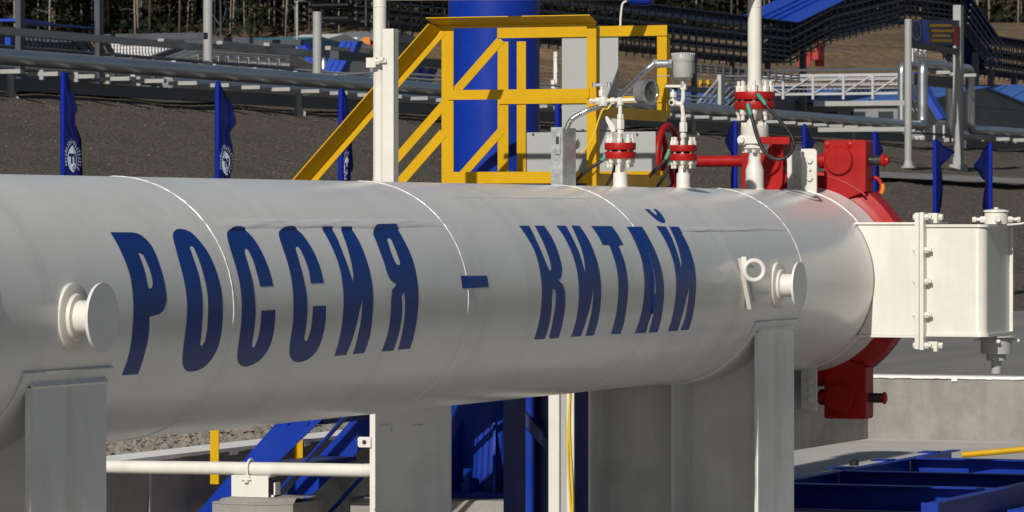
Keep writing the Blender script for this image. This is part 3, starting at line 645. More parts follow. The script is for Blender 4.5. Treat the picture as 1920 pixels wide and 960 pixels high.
# white guide brackets at 12 and 6 o'clock
def guide(sz):
    def zs(a, b_): return sorted((ZC + sz * a, ZC + sz * b_))
    X0 = 4.33
    yl, ym, yr = Y_at(1476, X0), Y_at(1502, X0), Y_at(1531, X0)
    z0, z1 = zs(0.485, 0.742)
    o = MB().prism([(ym, z0), (yr, z0), (yr, z1 - (0.014 if sz > 0 else 0)), (yr + 0.014, z1), (ym, z1)], 0, X0, X0 + 0.02).build('guide_bracket', M['white'], cl, bevel=0.004)
    MB().prism([(X0 + 0.02, z0), (X0 + 0.02, z1), (X0 + 0.20, z1), (X0 + 0.26, z0)], 1, ym - 0.008, ym + 0.008).build('rib', M['white'], o, bevel=0.003)
    yl, ye_ = Y_at(1475, X0 + 0.2), Y_at(1516, X0 + 0.2)
    MB().prism([(yl, z0), (ye_, z0), (ye_, z1 - 0.006), (yl - 0.02, z1 - 0.006), (yl, z1 - 0.03 if sz > 0 else z1 - 0.006)], 0, X0 + 0.205, X0 + 0.225).build('rear_plate', M['white'], o, bevel=0.004)
    yc = (ym + yr) / 2 - 0.008
    for dz, r in ((0.675, 0.018), (0.575, 0.018), (0.625, 0.008)):
        MB().hexa((X0, yc, ZC + sz * dz), (-1, 0, 0), r, 0.014).build('bolt', M['white'], o)
    MB().hexa((X0 + 0.205, yl - 0.035, ZC + sz * 0.59), (-1, 0, 0), 0.018, 0.014).build('bolt', M['white'], o)
guide(1); guide(-1)
# handwheel at the far end of the upper screw
hc = Vector((4.63, 0.85, ZC + 0.70))
hw = thing('handwheel', hc, 'large red spoked handwheel standing behind the barrel, left of the clamp', 'handwheel')
MB().ring(hc, (0, 1, 0), 0.185, 0.019, 48, 12).build('rim', M['red'], hw)
for k in range(4):
    an = R(35 + 90 * k)
    MB().cyl(hc, hc + Vector((math.cos(an), 0, math.sin(an))) * 0.18, 0.016, n=12).build('spoke', M['red'], hw)
MB().cyl(hc - Vector((0, 0.05, 0)), hc + Vector((0, 0.05, 0)), 0.042, n=20).build('hub', M['red'], hw)
# small red loop with an orange end on the clamp shoulder
lp = Vector((4.70, -0.315, ZC + 0.53))
lt = thing('clamp_loop', lp, 'small dark red loop with an orange end on the clamp shoulder', 'loop')
MB().tube(spline([lp, lp + Vector((0.01, -0.02, 0.045)), lp + Vector((0.02, -0.075, 0.045)), lp + Vector((0.02, -0.10, 0.0)), lp + Vector((0.02, -0.085, -0.04))]), 0.012, 10).build('loop_body', M['red'], lt)
MB().tube([lp + Vector((0.015, -0.106, 0.015)), lp + Vector((0.015, -0.11, -0.01)), lp + Vector((0.015, -0.10, -0.04))], 0.013, 10).build('orange_end', M['orange'], lt)
# the door behind the clamp
dr = thing('closure_door', (4.8, 0, ZC), 'domed white door at the far end of the barrel behind the red clamp', 'door')
MB().lathe((4.79, 0, ZC), (1, 0, 0), [(0, 0.53), (0.05, 0.53), (0.10, 0.48), (0.16, 0.38), (0.20, 0.24), (0.215, 0.08)], 64).build('door_dome', M['white'], dr)

# ------------------------------------------------------------------ hinge arm
HX = 4.25
hg = thing('hinge_arm', (HX, -0.8, 1.0), 'big cream white hinge box bolted to the right side of the barrel', 'hinge')
ZT, ZBm = 1.712, 1.094
pts = [(-0.786, ZBm), (-0.786, ZT)]
for k in range(25):
    s_ = (ZT - 0.0 - ZC) + ((ZBm - ZC) - (ZT - ZC)) * k / 24
    an = math.asin(s_ / (RB + 0.004)); pts.append((-(RB + 0.004) * math.cos(an), ZC + s_))
MB().prism(pts, 0, HX, HX + 0.02).build('arm_plate', M['white'], hg, bevel=0.002)
MB().box(HX - 0.012, HX + 0.55, -0.786, -0.398, ZT + 0.001, ZT + 0.014).build('top_plate', M['white'], hg, bevel=0.002)
MB().box(HX - 0.012, HX + 0.30, -0.786, -0.412, ZBm - 0.014, ZBm - 0.001).build('bottom_plate', M['white'], hg, bevel=0.002)
yc0 = Y_at(1835, HX)
yr0 = yc0 - 0.035
XE = next(x for x in frange(HX, HX + 1.2, 400) if Y_at(1893, x) >= yr0)
out = [(HX + 0.012, -0.80), (HX + 0.012, yc0 + 0.02)]
rcx = yc0 + 0.02 - yr0
for k in range(13):
    an = R(90 * k / 12); out.append((HX + 0.012 + 0.05 * (1 - math.cos(an)), yc0 + 0.02 - rcx * math.sin(an)))
out += [(XE, yr0), (XE, -0.80)]
MB().prism(out, 2, ZBm + 0.012, ZT - 0.012).build('hinge_box', M['white'], hg, bevel=0.002)
MB().box(XE - 0.012, XE + 0.004, yr0 - 0.022, yr0 - 0.001, ZBm + 0.013, ZT - 0.013).build('edge_flange', M['white'], hg, bevel=0.001)
def off(poly, d): return [(x - d if x < HX + 0.1 else x + d, y - d if y < -0.81 else y) for x, y in poly]
MB().prism(off(out, 0.012), 2, ZT - 0.012, ZT + 0.002).build('box_lid', M['white'], hg, bevel=0.002)
MB().prism(off(out, 0.012), 2, ZBm - 0.006, ZBm + 0.012).build('box_floor', M['white'], hg, bevel=0.002)
bz0, bz1 = Z_at(1726, 656, 0, HX - 0.02), Z_at(1726, 398, 0, HX - 0.02)
yb0 = Y_at(1726, HX - 0.02)
MB().box(HX - 0.055, HX + 0.02, yb0 - 0.027, yb0 - 0.003, bz0, bz1).build('joint_flange', M['white'], hg, bevel=0.002)
MB().box(HX - 0.050, HX + 0.02, yb0 + 0.001, yb0 + 0.026, bz0 + 0.004, bz1 - 0.003).build('joint_flange', M['white'], hg, bevel=0.002)
for yy in (407, 469, 528, 591, 648):
    zz = Z_at(1740, yy, 0, HX - 0.02)
    o = MB().hexa((HX - 0.024, yb0 - 0.027, zz), (0, -1, 0), 0.018, 0.022).cyl((HX - 0.024, yb0 - 0.027, zz), (HX - 0.024, yb0 - 0.064, zz), 0.011, n=12).build('bolt', M['white'], hg)
    MB().hexa((HX - 0.024, yb0 + 0.026, zz), (0, 1, 0), 0.018, 0.014).build('bolt', M['white'], hg)
for yy, dz in ((407, 0.03), (648, -0.03)):
    zz = Z_at(1740, yy, 0, HX)
    MB().box(HX + 0.02, HX + 0.10, yb0 - 0.085, yb0 - 0.028, zz - 0.035, zz + 0.022).build('joint_ear', M['white'], hg, bevel=0.004)
    MB().hexa((HX + 0.06, yb0 - 0.085, zz), (0, -1, 0), 0.018, 0.022).build('bolt', M['white'], hg)
PX = HX + 0.33
py = Y_at(1868, PX)
o = MB().lathe((PX, py, ZT + 0.004), (0, 0, 1), [(0, 0.066), (0.062, 0.066), (0.064, 0.060), (0.068, 0.074), (0.078, 0.07), (0.086, 0.012), (0.094, 0.012)], 40).build('pin_housing', M['white'], hg)
for an in (200, 110, 290, 20):
    d = Vector((math.cos(R(an)), math.sin(R(an)), 0))
    c = Vector((PX, py, ZT + 0.030)) + d * 0.06
    MB().hexa(c, d, 0.019, 0.032).cyl(c, c + d * 0.07, 0.010, n=12).hexa(c + d * 0.055, d, 0.016, 0.02).build('set_screw', M['white'], o)
o = MB().lathe((PX, py, ZBm - 0.008), (0, 0, -1), [(0, 0.115), (0.008, 0.115), (0.01, 0.088), (0.10, 0.088), (0.102, 0.055), (0.138, 0.055), (0.140, 0.028), (0.212, 0.028)], 40).build('pin_housing', M['instr'], hg, label='lower pin housing, its shade painted in grey, with the pin end showing')  # grey tone stands for the shade under the hinge box
for an in (200, 110, 290, 20):
    d = Vector((math.cos(R(an)), math.sin(R(an)), 0))
    c = Vector((PX, py, ZBm - 0.035)) + d * 0.074
    MB().hexa(c, d, 0.018, 0.024).cyl(c, c + d * 0.055, 0.010, n=12).build('set_screw', M['white'], o)
MB().tube(spline([(PX - 0.02, py - 0.07, ZT + 0.0), (PX - 0.03, py - 0.13, ZT + 0.004), (PX - 0.03, py - 0.19, ZT + 0.012)]), 0.006, 8).build('cotter_wire', M['white'], hg)

# ------------------------------------------------------------------ nozzles, valves and instruments on top of the barrel
def flange_pair(par, x, y, za, zb, zc, zd, r, nb, br, bolt_r):
    """two red flange discs (zb..za upper, zd..zc lower) with white stud bolts"""
    up = MB().lathe((x, y, zb), (0, 0, 1), [(0, r*0.985), (0.003, r), (za-zb-0.003, r), (za-zb, r*0.985)], 48).build('flange_disc', M['red'], par)
    lo = MB().lathe((x, y, zd), (0, 0, 1), [(0, r*0.985), (0.003, r), (zc-zd-0.003, r), (zc-zd, r*0.985)], 48).build('flange_disc', M['red'], par)
    MB().cyl((x, y, zc), (x, y, zb), r*0.55, n=32).build('gasket', M['darksteel'], par)
    for k in range(nb):
        an = 2*math.pi*(k+0.35)/nb
        bx, by = x + br*math.cos(an), y + br*math.sin(an)
        h = bolt_r*1.7
        b = MB().cyl((bx, by, zd - h*1.9), (bx, by, za + h*1.9), bolt_r*0.58, n=10)
        b.hexa((bx, by, za), (0, 0, 1), bolt_r, h).hexa((bx, by, zd), (0, 0, -1), bolt_r, h)
        b.build('stud_bolt', M['white'], par)
# first nozzle: gauge
X1 = 1.5
def z1(py): return Z_at(1163, py, 0, X1)
n1 = thing('gauge_nozzle', (X1, 0, 1.9), 'white flanged nozzle carrying the round pressure gauge on the barrel', 'nozzle')
MB().lathe((X1, 0, 1.86), (0, 0, 1), [(0, 0.045), (0.045, 0.045), (0.055, 0.037), (z1(325)-1.86, 0.036), (z1(322)-1.86, 0.026), (z1(306)-1.86, 0.026), (z1(297)-1.86, 0.042)], 28).build('neck', M['white'], n1)
flange_pair(n1, X1, 0, z1(268), z1(281), z1(284.5), z1(297.5), 0.080, 8, 0.061, 0.0135)
st = MB().cyl((X1, 0, z1(268)), (X1, 0, z1(252)), 0.010, n=14)
st.hexa((X1, 0, z1(252)), (0, 0, 1), 0.017, 0.024).hexa((X1, 0, z1(242)), (0, 0, 1), 0.021, 0.05).hexa((X1, 0, z1(223)), (0, 0, 1), 0.017, 0.025)
st.cyl((X1, 0, z1(215)), (X1, 0, z1(186)), 0.0105, n=14)
st.build('stem', M['white'], n1)
zc = z1(189)
b = MB().cyl((X1, 0.16, zc), (X1, -0.085, zc + 0.004), 0.0105, n=14)
b.hexa((X1, 0.145, zc), (0, 1, 0), 0.014, 0.02)
b.hexa((X1, 0.13, zc), (0, -1, 0), 0.020, 0.035).hexa((X1, 0.05, zc), (0, -1, 0), 0.019, 0.022).hexa((X1, -0.085, zc+0.004), (0, -1, 0), 0.016, 0.02)
b.cyl((X1, 0, zc - 0.02), (X1, 0, zc + 0.017), 0.017, n=14)
b.lathe((X1, 0.09, zc - 0.025), (0, 0, 1), [(0, 0.02), (0.02, 0.027), (0.045, 0.022), (0.05, 0.012)], 14)
b.build('cross_pipe', M['white'], n1)
b = MB().cyl((X1, 0.10, zc + 0.02), (X1, 0.10, zc + 0.075), 0.008, n=10).hexa((X1, 0.10, zc + 0.025), (0, 0, 1), 0.017, 0.03)
b.build('valve_stem', M['white'], n1)
MB().bar((X1, 0.14, zc + 0.082), (X1, 0.06, zc + 0.082), 0.016, 0.014).cyl((X1, 0.14, zc + 0.07), (X1, 0.14, zc + 0.095), 0.012, n=10).cyl((X1, 0.06, zc + 0.07), (X1, 0.06, zc + 0.095), 0.012, n=10).build('valve_handle', M['galv'], n1)
b = MB().prism([(0.015, z1(246)), (0.02, z1(236)), (0.06, z1(218)), (0.073, z1(219)), (0.066, z1(228)), (0.035, z1(250))], 0, X1 - 0.03, X1 - 0.018)
b.build('lever', M['white'], n1, bevel=0.003)
# the gauge itself
gn = Vector((-0.32, -0.947, 0)).normalized()
g0 = Vector((X1, -0.105, z1(173)))
ga = thing('pressure_gauge', g0, 'round dark faced pressure gauge with a silver rim above the barrel', 'gauge')
MB().lathe(g0, gn, [(0, 0.055), (0.004, 0.060), (0.058, 0.061), (0.06, 0.058)], 40).build('case', M['gaugecase'], ga)
MB().lathe(g0 + gn*0.058, gn, [(0, 0.062), (0.010, 0.066), (0.018, 0.064), (0.018, 0.054), (0.008, 0.052)], 40, caps=False).build('bezel', M['chrome'], ga)
MB().cyl(g0 + gn*0.058, g0 + gn*0.066, 0.053, n=40).build('dial', M['dial'], ga)
tg = gn.cross(Vector((0, 0, 1))).normalized()
fc = g0 + gn*0.068
def dialpt(a, r): return fc + (tg*math.sin(R(a)) + Vector((0, 0, 1))*math.cos(R(a)))*r
MB().bar(dialpt(215, 0.014), dialpt(35, 0.036), 0.004, 0.002, gn).cyl(fc, fc + gn*0.003, 0.006, n=12).build('needle', M['black'], ga)
b = MB()
for k in range(11):
    a = -135 + 27*k
    b.bar(dialpt(a, 0.041), dialpt(a, 0.047), 0.0022, 0.0008, gn)
b.build('dial_marks', M['emblem'], ga)
# second nozzle: transmitter
X2 = 2.467
def z2(py): return Z_at(1281, py, 0, X2)
def y2(px): return Y_at(px, X2)
n2 = thing('transmitter_nozzle', (X2, 0, 1.9), 'white flanged nozzle with small valves under the grey transmitter head', 'nozzle')
MB().lathe((X2, 0, 1.86), (0, 0, 1), [(0, 0.045), (0.045, 0.045), (0.055, 0.036), (z2(327)-1.86, 0.036), (z2(322)-1.86, 0.026), (z2(307)-1.86, 0.027), (z2(299)-1.86, 0.044)], 28).build('neck', M['white'], n2)
flange_pair(n2, X2, 0, z2(272), z2(284), z2(288), z2(301), 0.074, 8, 0.057, 0.013)
b = MB().cyl((X2, 0, z2(272)), (X2, 0, z2(214)), 0.011, n=14)
b.hexa((X2, 0, z2(258)), (0, 0, 1), 0.017, 0.024).hexa((X2, 0, z2(247)), (0, 0, 1), 0.022, 0.05).hexa((X2, 0, z2(228)), (0, 0, 1), 0.015, 0.03)
b.tube(arc_pts([(X2, 0, z2(216)), (X2, 0.005, z2(200)), (X2, 0.012, z2(195)), (X2, 0.0, z2(188)), (X2, 0.0, z2(163))], 0.015), 0.011, 12)
b.build('stem', M['white'], n2)
b = MB().bar((X2, y2(1248), z2(161)), (X2, y2(1286), z2(162)), 0.018, 0.014).cbox((X2, y2(1282), z2(163)), 0.025, 0.03, 0.03)
b.build('lever', M['white'], n2, bevel=0.002)
b = MB().cyl((X2, y2(1262), z2(186)), (X2, y2(1262), z2(168)), 0.007, n=10).hexa((X2, y2(1262), z2(182)), (0, 0, 1), 0.017, 0.028)
b.lathe((X2 - 0.02, y2(1262), z2(192)), (1, 0, 0), [(0, 0.017), (0.008, 0.02), (0.04, 0.02)], 14).cyl((X2, y2(1258), z2(192)), (X2, 0.005, z2(196)), 0.013, n=12)
b.build('drain_valve', M['white'], n2)
MB().cyl((X2 - 0.024, y2(1261), z2(192)), (X2 - 0.019, y2(1261), z2(192)), 0.010, n=12).build('drain_mouth', M['black'], n2)
yt = y2(1281)
tr = thing('transmitter', (X2, yt, z2(150)), 'grey cylindrical transmitter head with a side cable gland', 'transmitter')
MB().lathe((X2, yt, z2(151)), (0, 0, 1), [(0, 0.020), (0.012, 0.042), (0.016, 0.050), (0.045, 0.055), (0.10, 0.056), (0.102, 0.059), (0.108, 0.059), (0.108, 0.060), (0.138, 0.0605), (0.146, 0.055), (0.147, 0.02)], 40).build('head', M['instr'], tr)
b = MB()
for k in range(24):
    an = 2*math.pi*k/24
    b.cbox((X2 + 0.06*math.cos(an), yt + 0.06*math.sin(an), z2(151)+0.138), 0.006, 0.006, 0.012)
b.build('cap_lugs', M['instr'], tr)
MB().cyl((X2, yt, z2(163)), (X2, yt, z2(150)), 0.016, n=16).build('mount', M['galv'], tr)
b = MB().cyl((X2, y2(1262), z2(119)), (X2, y2(1230), z2(119)), 0.021, n=20).hexa((X2, y2(1262), z2(119)), (0, 1, 0), 0.026, 0.02).hexa((X2, y2(1234), z2(119)), (0, 1, 0), 0.026, 0.03)
b.build('cable_gland', M['galv'], tr)
MB().cbox((X2 - 0.01, y2(1258) + 0.03, z2(142)), 0.05, 0.07, 0.005).build('nameplate_tab', M['instr'], tr)
# flexible metal conduit to the galvanised stub post
XP = 1.25
ptop = at(1052, 240, 0, XP)
cpts = [(X2, y2(1226), z2(119)), (X2 - 0.15, Y_at(1205, X2-0.15), Z_at(1205, 138, 0, X2-0.15)), (1.95, Y_at(1170, 1.95), Z_at(1170, 173, 0, 1.95)), (1.60, Y_at(1140, 1.6), Z_at(1140, 194, 0, 1.6)), (1.38, Y_at(1100, 1.38), Z_at(1100, 208, 0, 1.38)), (1.29, Y_at(1072, 1.29), Z_at(1072, 224, 0, 1.29)), (XP, Y_at(1061, XP), Z_at(1061, 246, 0, XP))]
sp = spline(cpts, 40)
fc_ = thing('flexible_conduit', sp[-1], 'ribbed silver conduit sweeping from the transmitter down to the galvanised post', 'conduit')
MB().tube(sp, lambda t: 0.0125 + 0.0022*math.sin(t*900), 12).build('ribbed_hose', M['chrome'], fc_)
MB().ring(sp[0], (0, 1, 0), 0.017, 0.008, 20, 8).build('end_ferrule', M['chrome'], fc_)
# galvanised stub post on the back of the barrel
ya, yb_, yc_ = Y_at(1034, XP), Y_at(1056, XP), Y_at(1068, XP)
gp = thing('cable_post', (XP, (ya+yc_)/2, 1.85), 'galvanised steel channel post rising behind the barrel beside the gauge', 'post')
zb0 = 1.86
MB().box(XP - 0.006, XP, yb_, ya, zb0, ptop.z + 0.004).build('side_plate', M['galv'], gp)
MB().prism([(XP - 0.006, yc_ + 0.03), (XP + 0.09, yc_), (XP + 0.09, yc_ + 0.006), (XP - 0.002, yc_ + 0.034)], 2, zb0, ptop.z).build('side_plate', M['galv'], gp)
zz = Z_at(1046, 262, 0, XP)
MB().box(XP - 0.014, XP - 0.006, yb_ + 0.012, ya - 0.022, zz - 0.075, zz + 0.03).build('latch_plate', M['galv'], gp, bevel=0.002)
MB().box(XP - 0.020, XP - 0.014, yb_ + 0.018, yb_ + 0.032, zz - 0.02, zz + 0.015).build('latch', M['darksteel'], gp)
# paper tag and thin yellow wire
tgc = Vector((1.42, Y_at(1077, 1.42), Z_at(1077, 270, 0, 1.42)))
pt = thing('paper_tag', tgc, 'small round white paper tag with printed lines beside the galvanised post', 'tag')
MB().cyl(tgc, tgc + Vector((-0.0015, -0.0004, 0)), 0.030, n=24).build('tag_disc', M['bwhite'], pt)
b = MB()
for k, wl in enumerate((0.030, 0.040, 0.044, 0.034)):
    b.cbox((tgc.x - 0.0025, tgc.y, tgc.z + 0.015 - 0.010*k), 0.001, wl, 0.0025)
b.build('print_lines', M['black'], pt)
yw = thing('yellow_wire', (1.45, 0.1, 1.95), 'thin yellow earth wire looping from the gauge pipe behind the barrel', 'wire')
MB().tube(spline([(X1 - 0.02, Y_at(1148, X1), z1(196)), (X1 - 0.03, Y_at(1143, X1), z1(204)), (1.45, Y_at(1130, 1.45), z1(206)), (1.44, Y_at(1122, 1.44), z1(226)), (1.43, Y_at(1112, 1.43), z1(256)), (1.42, Y_at(1095, 1.42), z1(282)), (1.41, Y_at(1070, 1.41), z1(300))], 10), 0.004, 8).build('wire_run', M['wire'], yw)
# bonding cables with green sleeves
def bond(pts, ng, label, r=0.0085, both=False):
    sp = spline(pts, 10)
    t = thing('bonding_cable', sp[-1], label, 'cable', 'black bonding cables with green sleeves')
    MB().tube(sp, r, 10).build('cable_sheath', M['black'], t)
    g = MB().tube(sp[:ng], lambda t_: r*1.35 if t_ < 0.8 else r*1.2, 12); g.build('green_sleeve', M['green'], t)
    MB().cbox(sp[0], 0.012, 0.03, 0.010).build('cable_lug', M['darksteel'], t)
    if both:
        MB().tube(sp[-ng:], r*1.35, 12).build('green_sleeve', M['green'], t)
        MB().cbox(sp[-1], 0.012, 0.03, 0.010).build('cable_lug', M['darksteel'], t)
def pX(px, py, X): return (X, Y_at(px, X), Z_at(px, py, 0, X))
bond([pX(1136, 288, X1-0.03), pX(1130, 300, X1-0.04), pX(1112, 312, X1-0.05), pX(1092, 327, X1-0.05), pX(1074, 347, X1-0.04)], 12, 'black cable with a green sleeve hanging from the gauge nozzle flange', 0.0095)
bond([pX(1158, 302, X1+0.06), pX(1152, 315, X1+0.06), pX(1148, 330, X1+0.06), pX(1136, 349, X1+0.07)], 3, 'short black cable behind the neck of the gauge nozzle', 0.008)
bond([pX(1256, 281, X2-0.03), pX(1249, 297, X2-0.05), pX(1236, 312, X2-0.06), pX(1215, 332, X2-0.06), pX(1194, 350, X2-0.05)], 12, 'longer black cable falling left from the transmitter nozzle flange', 0.0095)
bond([pX(1256, 297, X2-0.02), pX(1253, 315, X2-0.02), pX(1245, 332, X2-0.02), pX(1232, 351, X2-0.0)], 8, 'shorter black cable close against the transmitter nozzle', 0.0085)
# third nozzle: ball valve and vent riser
X3 = 3.664
def z3(py): return Z_at(1415, py, 0, X3)
def y3(px): return Y_at(px, X3)
n3 = thing('vent_valve', (X3, 0, 1.9), 'white ball valve with red flanges standing on the barrel below the tall vent pipe', 'valve')
MB().lathe((X3, 0, 1.86), (0, 0, 1), [(0, 0.056), (0.05, 0.056), (0.056, 0.050), (z3(318)-1.86, 0.050), (z3(303)-1.86, 0.034), (z3(287)-1.86, 0.036), (z3(280)-1.86, 0.06)], 32).build('neck', M['white'], n3)
b = MB().lathe((X3, 0, z3(282)), (0, 0, 1), [(0, 0.058), (0.012, 0.077), (z3(262)-z3(282), 0.077), (z3(261)-z3(282), 0.074), (z3(259.5)-z3(282), 0.077), (z3(236)-z3(282), 0.077), (z3(234)-z3(282), 0.07)], 36)
b.build('valve_body', M['white'], n3)
MB().lathe((X3, 0, z3(235)), (0, 0, 1), [(0, 0.056), (0.02, 0.048), (0.035, 0.034), (z3(205)-z3(235), 0.05)], 32).build('bonnet', M['white'], n3)
for k in range(8):
    an = 2*math.pi*(k+0.3)/8
    MB().hexa((X3 + 0.064*math.cos(an), 0.064*math.sin(an), z3(235)), (0, 0, 1), 0.012, 0.014).build('cap_bolt', M['white'], n3)
    MB().hexa((X3 + 0.060*math.cos(an), 0.060*math.sin(an), z3(281)), (0, 0, -1), 0.012, 0.016).build('cap_bolt', M['white'], n3)
flange_pair(n3, X3, 0, z3(172.5), z3(187), z3(190.5), z3(205), 0.113, 8, 0.088, 0.0185)
xl = X3 - 0.08
o = MB().lathe((X3 - 0.07, y3(1401), z3(263)), (-1, 0, 0), [(0, 0.028), (0.02, 0.028), (0.022, 0.018), (0.04, 0.016)], 20).build('lever_hub', M['white'], n3)
MB().box(xl - 0.008, xl + 0.008, y3(1437) , y3(1400), z3(270), z3(257)).build('lever', M['white'], n3, bevel=0.003)
o = MB().prism([(y3(1434), z3(270)), (y3(1434), z3(257)), (y3(1487), z3(257.5)), (y3(1490), z3(259)), (y3(1490), z3(271)), (y3(1487), z3(272))], 0, xl - 0.012, xl + 0.010).build('lever_handle', M['red'], n3, bevel=0.003)
sp = [pX(1421, 178, X3-0.115), pX(1428, 186, X3-0.13), pX(1440, 202, X3-0.14), pX(1462, 226, X3-0.13), pX(1483, 252, X3-0.12), pX(1488, 274, X3-0.12), pX(1478, 292, X3-0.12), pX(1458, 299, X3-0.13), pX(1436, 287, X3-0.14), pX(1420, 258, X3-0.14), pX(1410, 222, X3-0.13), pX(1405, 206, X3-0.125), pX(1402, 195, X3-0.115)]
bond(sp, 18, 'black cable loop hanging between the red flanges of the vent valve', 0.0095, True)

# ------------------------------------------------------------------ vent pipe: riser, bridge, down pipe, ground run
XV = 0.30
YV = Y_at(712, XV)
def zv(py): return Z_at(712, py, 0, XV)
zA = z3(-14); zB = zv(-12)
vp = thing('vent_pipe', (X3, 0, 2.3), 'thin white pipe rising from the vent valve and bending over the top', 'pipe')
MB().lathe((X3, 0, z3(173)), (0, 0, 1), [(0, 0.052), (0.02, 0.050), (0.05, 0.040), (0.07, 0.0385), (z3(14)-z3(173), 0.0385)], 28, caps=False).build('riser', M['white'], vp)
path_ = arc_pts([(X3, 0, z3(14)), (X3, 0, zA), Vector((X3, 0, zA)).lerp(Vector((XV, YV, zB)), 0.5), (XV, YV, zB), (XV, YV, zv(12))], 0.11, 10)
MB().tube(path_, 0.0385 if False else (lambda t: 0.0385 - 0.006*t), 24).build('bridge', M['white'], vp)
zg = Z_at(600, 880, 0, XV)
path_ = arc_pts([(XV, YV, zv(13)), (XV, YV, zg), (XV, YV + 0.6, zg - 0.003), (XV, 2.44, zg - 0.012)], 0.075, 10)
MB().tube(path_, 0.0325, 24).build('down_pipe', M['white'], vp)
MB().ring((X3, 0, z3(13)), (0, 0, 1), 0.0385, 0.0028, 32, 8).build('weld_ring', M['white'], vp)
MB().ring((XV, YV, zv(12.5)), (0, 0, 1), 0.0325, 0.0028, 32, 8).build('weld_ring', M['white'], vp)
MB().ring((XV, YV + 0.075, zg), (0, 1, 0), 0.0325, 0.0022, 32, 8).build('weld_ring', M['white'], vp)
vs_ = thing('pipe_bracket_post', (XV + 0.04, YV - 0.07, 0), 'flat white steel post clamped beside the vertical white pipe', 'post')
yl, yr = Y_at(717.5, XV - 0.05), Y_at(738, XV - 0.05)
MB().box(XV - 0.052, XV - 0.046, yr, yl, 0.0, zv(55)).build('face_plate', M['white'], vs_, bevel=0.001)
MB().box(XV - 0.046, XV + 0.01, yr, yr + 0.006, 0.0, zv(55)).build('side_flange', M['white'], vs_)
zz = zv(118)
b = MB().lathe((XV, YV, zz - 0.022), (0, 0, 1), [(0, 0.036), (0.044, 0.036)], 28).box(XV - 0.036, XV + 0.03, YV - 0.045, YV - 0.034, zz - 0.022, zz + 0.022).box(XV - 0.066, XV - 0.034, YV - 0.006, YV + 0.045, zz - 0.024, zz + 0.024)
b.build('pipe_clamp', M['white'], vs_, bevel=0.001)
MB().hexa((XV - 0.062, YV - 0.006, zz + 0.004), (0, -1, 0), 0.016, 0.022).cyl((XV - 0.062, YV - 0.02, zz + 0.004), (XV - 0.062, YV - 0.062, zz + 0.004), 0.008, n=8).cyl((XV - 0.066, YV - 0.03, zz + 0.014), (XV - 0.066, YV - 0.05, zz + 0.014), 0.012, n=8).build('clamp_bolt', M['white'], vs_)
# white flat bar with an eye tab by the elbow
wb = thing('eye_tab_bar', (0.18, Y_at(698, 0.18), 0), 'narrow white upright bar with an eye tab beside the middle post', 'bar')
XT = 0.16
MB().box(XT, XT + 0.05, Y_at(704, XT), Y_at(693, XT), 0.0, 1.05).build('bar', M['white'], wb, bevel=0.002)
b = MB(); zt = Z_at(686, 829, 0, XT); y0, y1 = Y_at(697, XT), Y_at(672, XT)
pts = [(y0, zt - 0.026), (y1 - 0.008, zt - 0.026), (y1, zt - 0.018), (y1, zt + 0.018), (y1 - 0.008, zt + 0.026), (y0, zt + 0.026)]
MB().prism(pts, 0, XT - 0.012, XT - 0.001).build('eye_tab', M['white'], wb, bevel=0.003)
MB().cyl((XT - 0.014, Y_at(685, XT), zt), (XT - 0.010, Y_at(685, XT), zt), 0.011, n=18).build('eye_hole', M['black'], wb)
# pipe rest: bracket with U-bolt on a concrete block
yb0_, yb1_ = Y_at(510, XV), Y_at(441, XV)
zk = Z_at(475, 931, 0, XV); ztop = zg - 0.036
pr = thing('pipe_rest', (XV, (yb0_+yb1_)/2, zk), 'white steel bracket with a U-bolt holding the low white pipe', 'bracket')
MB().box(XV - 0.045, XV - 0.037, yb0_, yb1_, zk, ztop).build('bracket_plate', M['white'], pr, bevel=0.001)
MB().box(XV - 0.037, XV + 0.05, yb0_ - 0.002, yb1_, ztop - 0.008, ztop).build('bracket_top', M['white'], pr)
MB().box(XV - 0.01, XV + 0.05, yb0_ - 0.022, yb0_ - 0.014, zk, ztop - 0.035).box(XV - 0.01, XV + 0.05, yb0_ - 0.022, yb0_, zk, zk + 0.01).build('bracket_side', M['white'], pr)
ym = Y_at(470, XV)
ub = [(XV - 0.042, ym, ztop - 0.06), (XV - 0.042, ym, zg)] + [(XV - 0.042*math.cos(R(a)), ym, zg + 0.042*math.sin(R(a))) for a in range(15, 180, 15)] + [(XV + 0.042, ym, zg), (XV + 0.042, ym, ztop - 0.06)]
MB().tube(ub, 0.006, 10).build('u_bolt', M['white'], pr)
MB().hexa((XV - 0.052, ym, ztop - 0.02), (0, 0, -1), 0.013, 0.016).prism([(ym - 0.026, ztop - 0.022), (ym + 0.026, ztop - 0.022), (ym + 0.016, ztop + 0.004), (ym - 0.016, ztop + 0.004)], 0, XV - 0.058, XV - 0.047).build('u_bolt_nut', M['white'], pr)
def block(x0, x1, y0, y1, h, label):
    o = thing('concrete_block', ((x0+x1)/2, (y0+y1)/2, 0), label, 'concrete block')
    b = MB(); n = 10
    for i in range(n + 1):
        for j in range(n + 1):
            b.v.append((x0 + (x1-x0)*i/n, y0 + (y1-y0)*j/n, h + 0.006*noise2(i*1.1 + x0, j*0.9) - (0.03 if (j == n or i == 0) else 0)))
    for i in range(n):
        for j in range(n): b.f.append((i*11+j, (i+1)*11+j, (i+1)*11+j+1, i*11+j+1))
    b.box(x0 + 0.004, x1 - 0.004, y0 + 0.004, y1 - 0.004, 0, h - 0.02)
    b.build('block_body', M['concrete'], o, smooth=30)
block(XV - 0.13, XV + 0.22, Y_at(550, XV - 0.13), Y_at(396, XV - 0.13), zk, 'worn concrete block under the bracket of the low white pipe')
xb = 0.55
